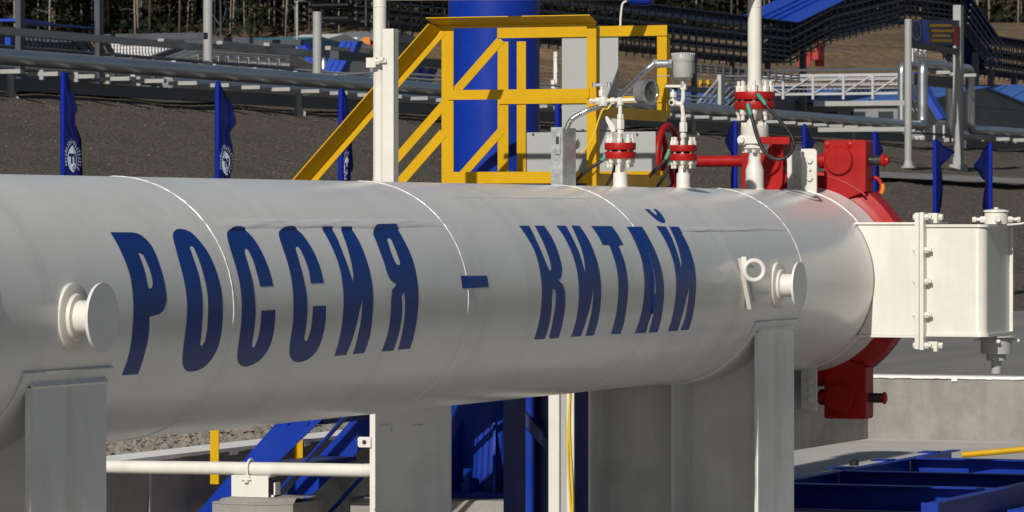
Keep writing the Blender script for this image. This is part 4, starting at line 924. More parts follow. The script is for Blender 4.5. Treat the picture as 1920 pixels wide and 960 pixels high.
block(xb, xb + 0.3, Y_at(703, xb) - 0.25, Y_at(655, xb), Z_at(680, 935, 0, xb), 'worn concrete block behind the narrow white bar')

# ------------------------------------------------------------------ yellow railed stair platform
PF, PB = 1.60, 2.68                       # front and rear rail planes (X)
yL, yR = Y_at(838, PF), Y_at(1109, PF)    # platform ends: stair side and outer side
zTop = Z_at(960, 50, 0, PF); zMid = Z_at(960, 178, 0, PF); zBot = Z_at(960, 333, 0, PF)
plat = thing('stair_platform', (PF, yL, 0), 'yellow railed access platform with blue stairs rising behind the barrel', 'platform')
def angle_post(x, y, z0, z1_, sx, sy, w=0.062, t=0.007):
    return MB().box(min(x, x + sx*t), max(x, x + sx*t), min(y, y + sy*w), max(y, y + sy*w), z0, z1_).box(min(x + sx*t, x + sx*w), max(x + sx*t, x + sx*w), min(y, y + sy*t), max(y, y + sy*t), z0, z1_)
# posts
zF = 1.93
yLr = Y_at(943, PB)                        # stair-side end of the rear rail plane
angle_post(PF, yL + 0.03, zF - 0.02, zTop - 0.005, 1, -1, 0.066).build('post', M['yellow'], plat)
angle_post(PF, yR - 0.026, zF - 0.02, zTop - 0.005, 1, 1, 0.052).build('post', M['yellow'], plat)
angle_post(PB, yLr + 0.031, zF - 0.02, zTop - 0.03, 1, -1, 0.062).build('post', M['yellow'], plat)
angle_post(PB, Y_at(969, PB), zF - 0.02, zTop - 0.03, 1, -1, 0.052).build('post', M['yellow'], plat)
angle_post(PB, yR - 0.026, Z_at(1240, 221, 0, PB), zTop - 0.005, 1, 1, 0.055).build('post', M['yellow'], plat)
def angle_rail(x, y0, y1, z, w=0.05, top=True):
    b = MB().box(x - 0.006, x, y0, y1, z - w, z)
    if top: b.box(x - 0.04, x + 0.06, y0 - 0.01, y1 + 0.02, z + 0.001, z + 0.008)
    return b
b = MB().box(PF - 0.008, PF - 0.002, yR - 0.026, yL + 0.07, zTop - 0.004, zTop + 0.010)
b.build('top_rail', M['yellow'], plat)
b = MB(); b.prism([(PF - 0.003, zTop + 0.010), (PF - 0.105, zTop + 0.046), (PF - 0.104, zTop + 0.050), (PF - 0.002, zTop + 0.016)], 1, yR - 0.03, yL + 0.075); b.build('top_rail_cap', M['yellow'], plat)
MB().box(PF - 0.008, PF - 0.002, yR + 0.01, yL - 0.01, zMid - 0.022, zMid + 0.028).build('mid_rail', M['yellow'], plat)
MB().box(PF - 0.008, PF - 0.002, yR + 0.01, yL + 0.01, zBot - 0.03, zBot + 0.03).build('toe_board', M['yellow'], plat)
zT2 = Z_at(1180, 58, 0, PB)
MB().box(PB - 0.008, PB - 0.002, yR - 0.03, yLr + 0.03, zT2 - 0.028, zT2 + 0.028).build('top_rail', M['yellow'], plat)
zM2 = Z_at(1000, 189, 0, PB)
MB().box(PB - 0.008, PB - 0.002, yR + 0.00, yLr + 0.02, zM2 - 0.016, zM2 + 0.02).build('mid_rail', M['yellow'], plat)
zB2 = Z_at(1000, 334, 0, PB)
MB().box(PB - 0.008, PB - 0.002, yR - 0.02, yLr + 0.02, zB2 - 0.03, zB2 + 0.035).build('toe_board', M['yellow'], plat)
# side rails along X on the outer end
MB().box(PF + 0.06, PB, yR - 0.026, yR - 0.020, zMid - 0.12, zMid - 0.06).build('side_rail', M['yellow'], plat)
MB().box(PF + 0.06, PB, yR - 0.026, yR - 0.020, zBot - 0.045, zBot + 0.02).build('side_rail', M['yellow'], plat)
# deck: grating bars
dk = MB().box(PF + 0.002, PF + 0.012, yR, yL, zF - 0.03, zF).box(PB - 0.02, PB - 0.010, yR, yL, zF - 0.03, zF)
for k in range(26):
    yy = yR + (yL - yR) * (k + 0.5) / 26
    dk.box(PF + 0.012, PB - 0.02, yy - 0.002, yy + 0.002, zF - 0.03, zF)
dk.build('deck_grating', M['navy'], plat, smooth=0)
# stairs going down away from the barrel
TAN = 1.045
y_s = yL + 0.04
def stair_rail(x, zt, t0, name, w=0.05, cap=True):
    ys_ = y_s if x == PF else yLr + 0.03
    y1_ = ys_ + 1.38
    p0 = Vector((x, ys_ - 0.02, zt)); p1 = Vector((x, y1_, zt - (y1_ - ys_ + 0.02) * TAN))
    b = MB().bar(p0, p1, 0.006, w, (0, 0, 1))
    if cap:
        n = Vector((0, TAN, 1)).normalized()
        e0, e1 = p0 + n*(w/2), p1 + n*(w/2); q_ = Vector((-0.105, 0, 0)) + n*0.034
        b.add([e0, e1, e1 + q_, e0 + q_] + [v + n*0.006 for v in (e0, e1, e1 + q_, e0 + q_)], [(0, 1, 2, 3), (7, 6, 5, 4), (0, 4, 5, 1), (1, 5, 6, 2), (2, 6, 7, 3), (3, 7, 4, 0)])
    return b.build(name, M['yellow'], plat), p1
for x, zt, nm, cap, ww in ((PF, zTop - 0.02, 'stair_top_rail', True, 0.034), (PF, zTop - 0.545, 'stair_mid_rail', False, 0.050), (PB, zT2 - 0.035, 'stair_top_rail', False, 0.048), (PB, zT2 - 0.53, 'stair_mid_rail', False, 0.045)):
    stair_rail(x, zt, 0, nm, ww, cap)
# stair posts
for x in (PF, PB):
    for px_ in (590, 402):
        yy = Y_at(px_, PF); dy = yy - y_s
        angle_post(x, yy + 0.025, zF - dy * TAN - (0.42 if px_ > 500 else 0.24), zTop - 0.03 - dy * TAN, 1, -1, 0.05).build('stair_post', M['yellow'], plat)
# blue stringers; treads coloured navy to deepen the shade behind them
def stringer(x, m, lab=None):
    y0, y1_ = y_s - 0.06, WALL_Y - 0.02
    zt = lambda y: zF - 0.285 - (y - y_s) * TAN
    b = MB().prism([(y0, zt(y0)), (y1_, zt(y1_)), (y1_, max(0.0, zt(y1_) - 0.36)), (y0, zt(y0) - 0.36)], 0, x, x + 0.008)
    b.bar((x + 0.035, y0, zt(y0)), (x + 0.035, y1_, zt(y1_)), 0.06, 0.008, (0, TAN, 1))
    b.bar((x + 0.035, y0, zt(y0) - 0.36), (x + 0.035, y1_, zt(y1_) - 0.36), 0.06, 0.008, (0, TAN, 1))
    o = b.build('stringer', m, plat)
    return o
so = stringer(PF + 0.01, M['blue']); stringer(PB - 0.02, M['blue'])
for k in range(6):
    yy = y_s + 0.10 + k * 0.235; zz = zF - 0.40 - (yy - y_s) * TAN
    tb_ = MB()
    if k >= 2: tb_.box(PF + 0.08, PB - 0.03, yy - 0.11, yy + 0.11, zz - 0.025, zz)  # lower treads made solid to put the far stringer in shade
    else:
      for j in range(7): tb_.box(PF + 0.08, PB - 0.03, yy - 0.11 + 0.0335*j, yy - 0.105 + 0.0335*j, zz - 0.025, zz)
    tb_.build('tread', M['navy'], plat, smooth=0)
    for dy in (-0.05, 0.06):
        MB().hexa((PF + 0.01, yy + dy, zz - 0.014), (-1, 0, 0), 0.012, 0.009).build('bolt', M['blue'], so)
# platform legs and braces, blue; those standing in shade painted darker navy
for x, px0, px1 in ((1.25, 944, 972),):
    MB().box(x, x + 0.10, Y_at(px1, x), Y_at(px0, x), 0, zF - 0.03).build('platform_leg', M['navy'], plat)
    xb_ = 2.60
    MB().bar((xb_, Y_at(945, xb_), Z_at(945, 735, 0, xb_)), (xb_, Y_at(1075, xb_), Z_at(1075, 890, 0, xb_)), 0.05, 0.05).build('brace', M['navy'], plat)
x = 1.9
MB().box(x, x + 0.08, Y_at(1093, x), Y_at(1078, x), 0, zF - 0.03).build('platform_leg', M['navy'], plat)
for x, y in ((PB - 0.06, yL - 0.05), (PB - 0.06, yR + 0.42)):
    MB().box(x, x + 0.08, y - 0.04, y + 0.04, 0, zF - 0.03).build('platform_leg', M['blue'], plat)
MB().bar((PB - 0.02, yL - 0.05, 1.1), (PB - 0.02, yR + 0.42, 0.45), 0.05, 0.06).build('brace', M['blue'], plat)
# thin bent rod on the rear rail
rp = pX(1163, 49, PB)
rod = thing('bent_rod', rp, 'thin bent white rod standing on the yellow rear rail', 'rod')
MB().tube(spline([rp, pX(1164, 30, PB), pX(1166, 12, PB), pX(1169, 5, PB), pX(1175, 2, PB)], 6), 0.006, 8).build('rod_body', M['white'], rod)

be_ = Vector((3.4, Y_at(1200, 3.4), Z_at(1200, 0, 0, 3.4)))
bpx = thing('blue_pipe_end', be_, 'rounded blue pipe end peeping below the white bridge pipe at the top edge', 'pipe end')
MB().lathe(be_ + Vector((0, 0.06, 0.02)), (0.25, -1, 0), [(0, 0.05), (0.10, 0.052), (0.125, 0.040), (0.135, 0.01)], 24).build('cap', M['blue'], bpx)
MB().cyl(be_ + Vector((0, 0.05, 0.02)), be_ + Vector((0.0, 0.05, 0.6)), 0.03, n=16).build('stem', M['blue'], bpx)
# white cable channel post with a yellow wire, under the barrel
XC = 2.50
ya, yb_ = Y_at(1028, XC), Y_at(1076, XC)
cp = thing('cable_channel', (XC, (ya+yb_)/2, 0), 'white double channel post with a yellow wire, under the barrel', 'post')
MB().box(XC, XC + 0.06, ya - 0.062, ya, 0, 1.75).build('channel', M['white'], cp, bevel=0.003)
MB().box(XC + 0.02, XC + 0.06, yb_ + 0.042, ya - 0.064, 0, 1.75).build('groove', M['cabinet'], cp)
MB().box(XC, XC + 0.06, yb_, yb_ + 0.042, 0, 1.75).build('channel', M['white'], cp, bevel=0.003)
for k, sgn in ((0, 1), (1, -1)):
    sp = [(XC - 0.01, Y_at(1072 + sgn*k*3 + 3*math.sin(z*7 + k), XC), z) for z in frange(1.5, 0.0, 40)]
    MB().tube(sp, 0.006, 8).build('wire_run', M['wire'], cp)

# ------------------------------------------------------------------ blue valve column
bc = thing('blue_column', (3.53, 1.50, 0), 'thick blue steel column with gusseted foot behind the platform', 'column')
BX, BY, BZ = 3.53, 1.50, 0.20
MB().lathe((BX, BY, BZ), (0, 0, 1), [(0, 0.258), (3.6, 0.258)], 56).build('column_body', M['blue'], bc)
MB().lathe((BX, BY, BZ + 3.6), (0, 0, 1), [(0, 0.30), (0.05, 0.30), (0.05, 0.16), (0.9, 0.16), (0.95, 0.22), (1.35, 0.22), (1.4, 0.1)], 40).build('actuator_head', M['blue'], bc)
MB().lathe((BX, BY, BZ), (0, 0, 1), [(0, 0.46), (0.03, 0.46)], 56).build('foot_flange', M['blue'], bc, bevel=0.004)
for k in range(8):
    an = R(22 + 45*k); d = Vector((math.cos(an), math.sin(an), 0)); n = Vector((-d.y, d.x, 0))*0.008
    p = Vector((BX, BY, BZ + 0.03))
    q = [p + d*0.25, p + d*0.44, p + d*0.44 + Vector((0, 0, 0.05)), p + d*0.25 + Vector((0, 0, 0.42))]
    MB().add([v + n for v in q] + [v - n for v in q], [(0, 1, 2, 3), (7, 6, 5, 4), (0, 4, 5, 1), (1, 5, 6, 2), (2, 6, 7, 3), (3, 7, 4, 0)]).build('gusset', M['blue'], bc)
for k in range(8):
    an = R(44 + 45*k); c = (BX + 0.38*math.cos(an), BY + 0.38*math.sin(an), BZ + 0.03)
    MB().hexa(c, (0, 0, 1), 0.044, 0.06).cyl((c[0], c[1], c[2]), (c[0], c[1], c[2] + 0.13), 0.026, n=14).build('anchor_nut', M['blue'], bc)
pl = thing('concrete_plinth', (BX, BY, 0), 'square concrete plinth under the blue column', 'plinth')
MB().box(BX - 0.62, BX + 0.62, BY - 0.62, BY + 0.62, 0, BZ).build('plinth_body', M['concrete'], pl, bevel=0.012)
# blue pump flange glimpsed beside the left leg
p0 = at(196, 955, 0, 0.9)
fl = thing('blue_flange', (p0.x, p0.y, 0), 'small bolted blue flange low beside the left support leg', 'flange')
MB().lathe((p0.x, p0.y, 0), (0, 0, 1), [(0, 0.05), (p0.z - 0.03, 0.05)], 24).build('flange_neck', M['blue'], fl)
MB().lathe((p0.x, p0.y, p0.z - 0.03), (0, 0, 1), [(0, 0.075), (0.05, 0.075), (0.052, 0.06), (0.06, 0.055)], 24).build('flange_disc', M['blue'], fl)
for k in range(8):
    an = R(45*k + 10)
    MB().hexa((p0.x + 0.058*math.cos(an), p0.y + 0.058*math.sin(an), p0.z + 0.02), (0, 0, 1), 0.014, 0.03).build('bolt', M['blue'], fl)

# ------------------------------------------------------------------ grey control cabinet behind the platform
XK = PB + 0.003
ck = thing('panel_board', (XK, Y_at(1107, XK), 0), 'plain grey sheet-metal panel board fixed behind the rear yellow rails', 'panel board')
def kbox(pxl, pxr, pyt, pyb, d): return MB().box(XK, XK + d, Y_at(pxr, XK), Y_at(pxl, XK), Z_at(1100, pyb, 0, XK), Z_at(1100, pyt, 0, XK))
kbox(1053, 1159, 50, 245, 0.010).build('upper_panel', M['cabinet'], ck, bevel=0.004)
kbox(987, 1229, 247.5, 326, 0.012).build('lower_panel', M['cabinet'], ck, bevel=0.004)
MB().box(XK + 0.014, XK + 0.05, Y_at(1215, XK), Y_at(1000, XK), 0.0, Z_at(1100, 327, 0, XK)).build('stand', M['navy'], ck)
for px_, py_ in ((1093, 244), (1195, 252), (1000, 252)):
    p = pX(px_, py_, XK); MB().cyl(p, (p[0] - 0.006, p[1], p[2]), 0.006, n=10).build('screw', M['darksteel'], ck)

# ------------------------------------------------------------------ blue skid frames on the slab, yellow pole
sk = thing('skid_frame', (7.0, -0.1, 0), 'blue steel channel frame lying on the slab under the barrel end', 'frame')
FZ = 0.16
def chan_x(x0, x1, y, nm, z1_=FZ, h=0.15, face=-1):
    return MB().box(x0, x1, y - 0.005, y + 0.005, z1_ - h, z1_ - 0.008).box(x0, x1, min(y, y + face*0.07), max(y, y + face*0.07), z1_ - 0.008, z1_).box(x0, x1, min(y, y + face*0.07), max(y, y + face*0.07), z1_ - h - 0.0, z1_ - h + 0.008).build(nm, M['blue'], sk)
def chan_y(y0, y1, x, nm, z1_=FZ, h=0.15, m='blue'):
    return MB().box(x - 0.005, x + 0.005, y0, y1, z1_ - h, z1_ - 0.010).box(x - 0.105, x + 0.005, y0, y1, z1_ - 0.009, z1_ - 0.001).box(x - 0.075, x - 0.0055, y0, y1, z1_ - h, z1_ - h + 0.008).build(nm, M[m], sk)
chan_x(3.4, 9.75, 0.60, 'side_beam', face=-1)
chan_x(4.20, 9.75, -0.82, 'side_beam', face=-1)
for x in (5.75, 7.15, 8.75): chan_y(-0.81, 0.59, x, 'cross_beam', m='blue')
MB().box(4.195, 4.205, -0.90, -0.80, FZ - 0.15, FZ + 0.002).build('end_plate', M['blue'], sk)
for x, y in ((7.3, 0.62), (8.25, 0.63), (9.3, 0.62)):
    MB().box(x - 0.10, x + 0.10, y - 0.05, y + 0.06, FZ + 0.001, FZ + 0.009).build('tie_plate', M['blue'], sk)
p = at(1607, 871, 1, 0.62)
MB().lathe((p.x, 0.64, FZ), (0, 0, 1), [(0, 0.03), (0.03, 0.03), (0.045, 0.012)], 16).build('stop_stud', M['black'], sk)
s2 = thing('skid_frame', (5.0, -1.5, 0), 'second blue steel frame corner cut off at the bottom right edge', 'frame')
def cx2(x0, x1, y): return MB().box(x0, x1, y - 0.005, y + 0.005, 0, 0.13).box(x0, x1, y - 0.07, y, 0.131, 0.139)
p = at(1893, 957, 2, 0.135)
cx2(p.x, p.x + 4, p.y).build('side_beam', M['blue'], s2)
MB().box(p.x - 0.01, p.x, p.y - 1.0, p.y + 0.01, 0, 0.14).build('end_beam', M['blue'], s2)
q0 = at(1804, 853, 2, 0.19); q1 = at(1925, 842, 2, 0.235); q1 = q0 + (q1 - q0)*1.8
yp = thing('yellow_pole', q0, 'yellow round pole lying across the blue frame at the right edge', 'pole')
MB().cyl(q0, q1, 0.020, n=24).build('pole_tube', M['yellow'], yp)
MB().cyl(q0 + (q0-q1).normalized()*0.001, q0, 0.0165, n=24).build('pole_end', M['navy'], yp)
MB().box(q1.x - 0.03, q1.x + 0.03, q1.y - 0.03, q1.y + 0.03, 0, q1.z).build('pole_foot', M['blue'], yp)

# ------------------------------------------------------------------ flags along the toe of the embankment
FY = 9.0
def flag(px, top, side, prof, emblem, label, seed, hw=5.4):
    X = X_at(px, FY); zt = Z_at(px, top, 1, FY); D = (Vector((X, FY, 0)) - CAM).dot(FW)
    m = D / 8247.41
    zb = GRD + (FY - TOE_Y) * 0.24
    f = thing('feather_flag', (X, FY, zb), label, 'flag', 'blue feather flags along the embankment')
    rp_ = hw * m
    MB().lathe((X, FY, zb), (0, 0, 1), [(0, rp_*1.05), ((zt-zb)*0.6, rp_), (zt-zb-0.03, rp_*0.95), (zt-zb, rp_*0.4)], 16).build('pole_sleeve', M['flagpole'], f)
    r = random.Random(seed); ph = r.random()*6
    nt, ns = 60, 10
    y0, y1 = prof[0][0], prof[-1][0]
    def wid(y):
        for (a, wa), (b_, wb_) in zip(prof, prof[1:]):
            if a <= y <= b_:
                k = (y-a)/(b_-a); k = k*k*(3-2*k); return wa + (wb_-wa)*k
        return prof[-1][1]
    def pt(t, s, lift=0.0):
        y = y0 + (y1-y0)*t
        w_ = wid(y)*m/0.93
        fold = 0.055*math.sin(s*7.5 + ph + 2.2*math.sin(t*5+ph))*s*(0.4+0.6*t) + 0.03*math.sin(t*9+ph)*s
        return Vector((X + rp_*0.2 + fold - lift, FY - side*(rp_*0.6 + w_*s), zt - (y-top)*m))
    b = MB()
    for i in range(nt+1):
        for j in range(ns+1): b.v.append(pt(i/nt, j/ns))
    for i in range(nt):
        for j in range(ns):
            k = i*(ns+1)+j; b.f.append((k, k+ns+1, k+ns+2, k+1))
    o = b.build('cloth', M['flag'], f, smooth=80)
    sd = o.modifiers.new('thick', 'SOLIDIFY'); sd.thickness = 0.004
    if emblem:
        ec, es, rt_, rs = emblem        # centre (t, s), radii in t and s
        def ept(u, v, lift): return pt(min(1, ec + v*rt_), min(1.0, max(0.02, es + u*rs)), lift)
        e = MB(); n = 28; e.v.append(ept(0, 0, 0.010))
        for rr in (0.35, 0.66):
            for k in range(n):
                a = 2*math.pi*k/n; e.v.append(ept(rr*math.cos(a), rr*math.sin(a), 0.010))
        for k in range(n):
            k2 = (k+1) % n
            e.f.append((0, 1+k, 1+k2)); e.f.append((1+k, 1+n+k, 1+n+k2, 1+k2))
        eo = e.build('emblem_disc', M['emblem'], f, smooth=80)
        def quad(mb, u0, v0, u1, v1, lift):
            i = len(mb.v); nn = 4
            for a in range(nn+1):
                for c_ in range(nn+1):
                    mb.v.append(ept(u0+(u1-u0)*a/nn, v0+(v1-v0)*c_/nn, lift))
            for a in range(nn):
                for c_ in range(nn):
                    k = i+a*(nn+1)+c_; mb.f.append((k, k+1, k+nn+2, k+nn+1))
        t_ = MB()
        quad(t_, -0.52, -0.26, 0.02, -0.13, 0.016); quad(t_, -0.33, -0.13, -0.15, 0.22, 0.016)   # T
        quad(t_, 0.06, -0.26, 0.22, 0.22, 0.016); quad(t_, 0.22, -0.03, 0.55, 0.08, 0.016); quad(t_, 0.40, -0.26, 0.55, 0.22, 0.016)   # H
        for k in range(12):
            a0 = 2*math.pi*k/12; a1 = a0 + 0.3
            i = len(t_.v)
            for a, rr in ((a0, 0.10), (a0+0.52, 0.10), (a0+0.52, 0.17), (a0, 0.17)):
                t_.v.append(ept(rr*math.cos(a), 0.43 + rr*0.8*math.sin(a), 0.016))
            t_.f.append((i, i+1, i+2, i+3))
        t_.build('emblem_lettering', M['flag'], eo, smooth=80)
        g = MB()
        for k in range(22):             # lettering of the outer ring, one short stroke group per character
            a = R(-200 + 10.5*k*1.05)
            for j, (d0, d1) in enumerate(((-0.045, -0.010), (0.015, 0.045))):
                i = len(g.v); r0_, r1_ = (0.76, 1.0) if (k+j) % 3 else (0.76, 0.90)
                for aa, rr in ((a+d0, r0_), (a+d1, r0_), (a+d1, r1_), (a+d0, r1_)):
                    g.v.append(ept(rr*math.cos(aa), rr*math.sin(aa), 0.010))
                g.f.append((i, i+1, i+2, i+3))
        g.build('emblem_ring', M['emblem'], eo, smooth=80)
    return f
flag(118, 134, 1, [(136, 4), (165, 10), (185, 22), (205, 28), (218, 22), (230, 21), (270, 30), (345, 32)], (0.775, 0.52, 0.185, 0.50), 'leftmost blue feather flag with a round white emblem', 1)
flag(408, 152, 1, [(153, 3), (180, 10), (205, 22), (230, 30), (252, 20), (275, 24), (300, 26), (350, 20)], (0.775, 0.55, 0.175, 0.52), 'blue feather flag left of the stairs, its cloth bulging right above the emblem', 2)
flag(639, 166, 1, [(167, 2), (190, 12), (215, 16), (270, 14), (340, 15)], (0.85, 0.55, 0.2, 0.55), 'blue feather flag seen between the stair rails', 3)
flag(1045, 190, 1, [(191, 2), (215, 6), (250, 8), (330, 8)], None, 'blue feather flag mostly hidden behind the grey panel board', 4)
flag(1379, 226, -1, [(227, 2), (250, 12), (265, 18), (275, 14), (288, 6), (310, 4), (360, 5)], None, 'blue feather flag left of the vent valve, its cloth blown left', 5, 4.3)
flag(1508, 232, 1, [(233, 2), (250, 8), (265, 16), (276, 10), (300, 6), (350, 5)], None, 'blue feather flag between the vent valve and the red lug', 6, 4.3)
flag(1640, 246, 1, [(247, 2), (265, 8), (282, 14), (292, 8), (310, 3), (380, 4)], None, 'blue feather flag right of the big red lug', 7, 4.3)
flag(1753, 261, 1, [(262, 2), (272, 12), (285, 34), (296, 25), (312, 9), (345, 10), (400, 6)], None, 'blue feather flag above the hinge box, its cloth blown right', 8, 4.3)
flag(1857, 267, -1, [(268, 2), (290, 14), (311, 28), (328, 18), (342, 9), (380, 10), (405, 9)], None, 'rightmost blue feather flag, its cloth blown left', 9, 4.3)

# ------------------------------------------------------------------ pipelines along the embankment crest
PY = 20.0
PZ = 3.885
def crossbeams(par, x0, x1, step, y0, y1, z0, z1_):
    x = x0
    while x < x1:
        MB().box(x - 0.05, x + 0.05, y0, y1, z0, z1_).build('cross_beam', M['rackgrey'], par, smooth=0); x += step
a = thing('silver_pipeline', (60, PY, CREST_Z), 'silver clad pipeline running along the top of the embankment with an upright loop', 'pipeline')
xu, xd = X_at(1730, PY), X_at(1819, PY)
zu = Z_at(1730, 120, 1, PY)
x_ = 22.0
MB().tube(arc_pts([(22, PY, PZ + 0.02), (37, PY, PZ), (xu, PY, PZ - 0.06), (xu, PY, zu), (xd, PY, zu), (xd, PY, PZ - 0.06), (130, PY, PZ - 0.06)], 0.22, 6), 0.112, 20).build('clad_pipe', M['clad'], a)
crossbeams(a, 31.05, xu - 1, 1.075, PY - 0.40, PY + 0.05, PZ - 0.225, PZ - 0.17)
crossbeams(a, xd + 2, 100, 1.5, PY - 0.42, PY + 0.06, PZ - 0.29, PZ - 0.215)
crossbeams(a, xu + 0.8, xd, 1.1, PY - 0.42, PY + 0.06, zu - 0.20, zu - 0.13)
MB().box(22, xu - 0.4, PY + 0.20, PY + 0.34, PZ - 0.42, PZ - 0.25).build('girder', M['rackdark'], a, smooth=0)  # dark tone painted for the shaded side of the girders
MB().box(xd + 0.4, 130, PY + 0.20, PY + 0.34, PZ - 0.62, PZ - 0.30).build('girder', M['rackdark'], a, smooth=0)
MB().box(xu, xd, PY + 0.20, PY + 0.34, zu - 0.45, zu - 0.21).build('girder', M['rackdark'], a, smooth=0)
for px in (20, 560, 1000, 1300, 1600):
    x = X_at(px, PY)
    b = MB().cyl((x, PY, CREST_Z - 0.5), (x, PY, PZ - 0.22), 0.045, n=14)
    for s_ in (-1, 1): b.prism([(PY, 3.30), (PY + s_*0.12, 3.30), (PY + s_*0.12, 3.37), (PY + s_*0.04, 3.44), (PY, 3.44)], 0, x - 0.006, x + 0.006)
    b.build('pipe_stand', M['rackgrey'], a)
bq = thing('silver_pipeline', (70, PY + 1.3, CREST_Z), 'second silver pipeline loop behind the first, partly hidden by the grey column', 'pipeline')
Y2 = PY + 1.3
xu2, xd2 = X_at(1691, Y2), X_at(1781, Y2)
zu2 = Z_at(1691, 121, 1, Y2)
MB().tube(arc_pts([(40, Y2, PZ - 0.1), (xu2, Y2, PZ - 0.1), (xu2, Y2, zu2), (xd2, Y2, zu2), (xd2, Y2, PZ - 0.1), (130, Y2, PZ - 0.1)], 0.22, 6), 0.10, 18).build('clad_pipe', M['clad'], bq)
crossbeams(bq, 42, 120, 3.1, Y2 - 0.14, Y2 + 0.16, PZ - 0.30, PZ - 0.21)
# low railing behind the pipeline
rl = thing('low_railing', (45, 21.6, CREST_Z), 'low grey post and rail fence behind the silver pipeline', 'railing')
for px in (79, 144, 203, 261, 317, 371, 474, 523, 570, 617, 754, 1500, 1560, 1620):
    x = X_at(px, 21.6)
    MB().box(x - 0.03, x + 0.03, 21.57, 21.63, CREST_Z - 0.4, CREST_Z + 0.32).build('rail_post', M['rackgrey'], rl, smooth=0)
MB().box(30, 90, 21.63, 21.66, CREST_Z + 0.20, CREST_Z + 0.25).build('rail', M['rackdark'], rl, smooth=0)
MB().box(30, 90, 21.63, 21.66, CREST_Z + 0.02, CREST_Z + 0.07).build('rail', M['rackdark'], rl, smooth=0)

# ------------------------------------------------------------------ steel trestle on the left
TY = 22.0
tr_ = thing('pipe_trestle', (40, TY, CREST_Z), 'grey steel trestle of round columns and beams on the embankment top, left', 'trestle')
for px, w_, base, top, m_ in ((390, 18, 181, -160, 'rackgrey'), (595, 17, 192, 22, 'rackgrey')):
    x = X_at(px, TY); D = (Vector((x, TY, 0)) - CAM).dot(FW); r_ = w_*D/8247.41/2
    z0, zt_ = CREST_Z - 0.5, Z_at(px, top, 1, TY)
    MB().cyl((x, TY, z0), (x, TY, zt_), r_, n=20).build('column', M[m_], tr_)
    MB().lathe((x, TY, CREST_Z - 0.02), (0, 0, 1), [(0, r_*1.9), (0.03, r_*1.9), (0.03, r_*1.2), (0.12, r_*1.02)], 12).build('column_foot', M[m_], tr_)
for px, w_, top in ((36, 11, -160), (184, 11, -160)):
    x = X_at(px, TY + 1.2); D = (Vector((x, TY, 0)) - CAM).dot(FW); r_ = w_*D/8247.41/2
    MB().box(x - r_, x + r_*2.2, TY + 1.2 - r_, TY + 1.2 + r_, CREST_Z - 0.5, Z_at(px, top, 1, TY + 1.2)).build('column', M['rackdark'], tr_)  # dark tone stands for the shade on these two columns
def pbeam(px0, px1, py0, py1, pxr, m_, par, Y=TY, dy=0.16, nm='beam'):
    """horizontal beam along X; py0..py1 is its height range where it passes column pxr"""
    return MB().box(X_at(px0, Y), X_at(px1, Y), Y, Y + dy, Z_at(pxr, py1, 1, Y), Z_at(pxr, py0, 1, Y)).build(nm, M[m_], par, smooth=0)
pbeam(-40, 388, 78, 90, 330, 'rackgrey', tr_, TY + 0.3)
pbeam(398, 596, 86, 99, 500, 'rackgrey', tr_, TY + 0.3)
pbeam(240, 390, 149, 160, 330, 'rackgrey', tr_, TY + 0.3)
pbeam(412, 594, 157, 169, 500, 'rackgrey', tr_, TY + 0.3)
pbeam(635, 990, 96, 112, 650, 'rackdark', tr_, TY + 0.3)
pbeam(620, 1240, 156, 175, 660, 'rackdark', tr_, TY + 0.3)
for px0, px1, y0, y1 in ((344, 352, 76, 77), (430, 438, 84, 85), (527, 535, 88, 89)):
    x = X_at(px0, TY); z = Z_at(px0, y1, 1, TY + 0.3)
    MB().box(x, x + 0.14, TY - 0.35, TY + 1.9, z, z + 0.10).build('cross_beam', M['rackdark'], tr_, smooth=0)
for px0, px1, y0, y1 in ((307, 347, 74, 79), (417, 448, 78, 84), (505, 550, 82, 88), (620, 657, 88, 95), (690, 720, 165, 173), (617, 640, 157, 168), (755, 790, 166, 173), (800, 815, 170, 176)):
    pbeam(px0, px1, y0, y1, (px0+px1)/2, 'rackgrey', tr_, TY - 0.2, 0.1, 'beam_stub')
def pface(px0, px1, py0, py1, X, m_, par, dx=0.06, nm='panel'):
    pm = (px0 + px1)/2
    return MB().box(X, X + dx, Y_at(px1, X), Y_at(px0, X), Z_at(pm, py1, 0, X), Z_at(pm, py0, 0, X)).build(nm, M[m_], par, smooth=0)
# dark pipe and cable deck with a blue canopy at the far left
dk_ = thing('cable_gallery', (45, 26, CREST_Z), 'dark cable gallery under a thin blue canopy at the far left', 'gallery')
CY = 26.0
pbeam(-60, 178, 44, 46.5, 100, 'bluesheet', dk_, CY - 0.2, 0.25, 'canopy')
b = MB(); z = Z_at(10, 45, 1, CY); x0, x1 = X_at(-40, CY), X_at(30, CY)
b.prism([(x0, z), (x1, z - 0.02), (x1 - 0.3, z + 0.03), (x0, z + 0.04)], 1, CY - 0.75, CY - 0.35); b.build('canopy_end', M['bluesheet'], dk_)
for k in range(6):
    y0 = 70 + k*8.5
    pbeam(40, 152 - k*4, y0, y0 + 3, 90, 'rackdark', dk_, CY + 0.2*(k % 3), 0.05, 'cable_tray')
for k in range(14):
    px = 45 + k*8
    pbeam(px, px + 2.0, 70, 118, px, 'rackdark', dk_, CY + 0.3, 0.05, 'hanger')
for k in range(5):
    x0 = X_at(158 + 3*k, CY); x1 = X_at(196 + 6*k, CY); z0 = Z_at(150, 62 + 2*k, 1, CY); z1_ = Z_at(210, 128, 1, CY)
    MB().bar((x0, CY - 0.3 + 0.2*k, z0), (x1, CY - 0.3 + 0.2*k, z1_), 0.05, 0.10).build('inclined_tray', M['rackdark'], dk_)
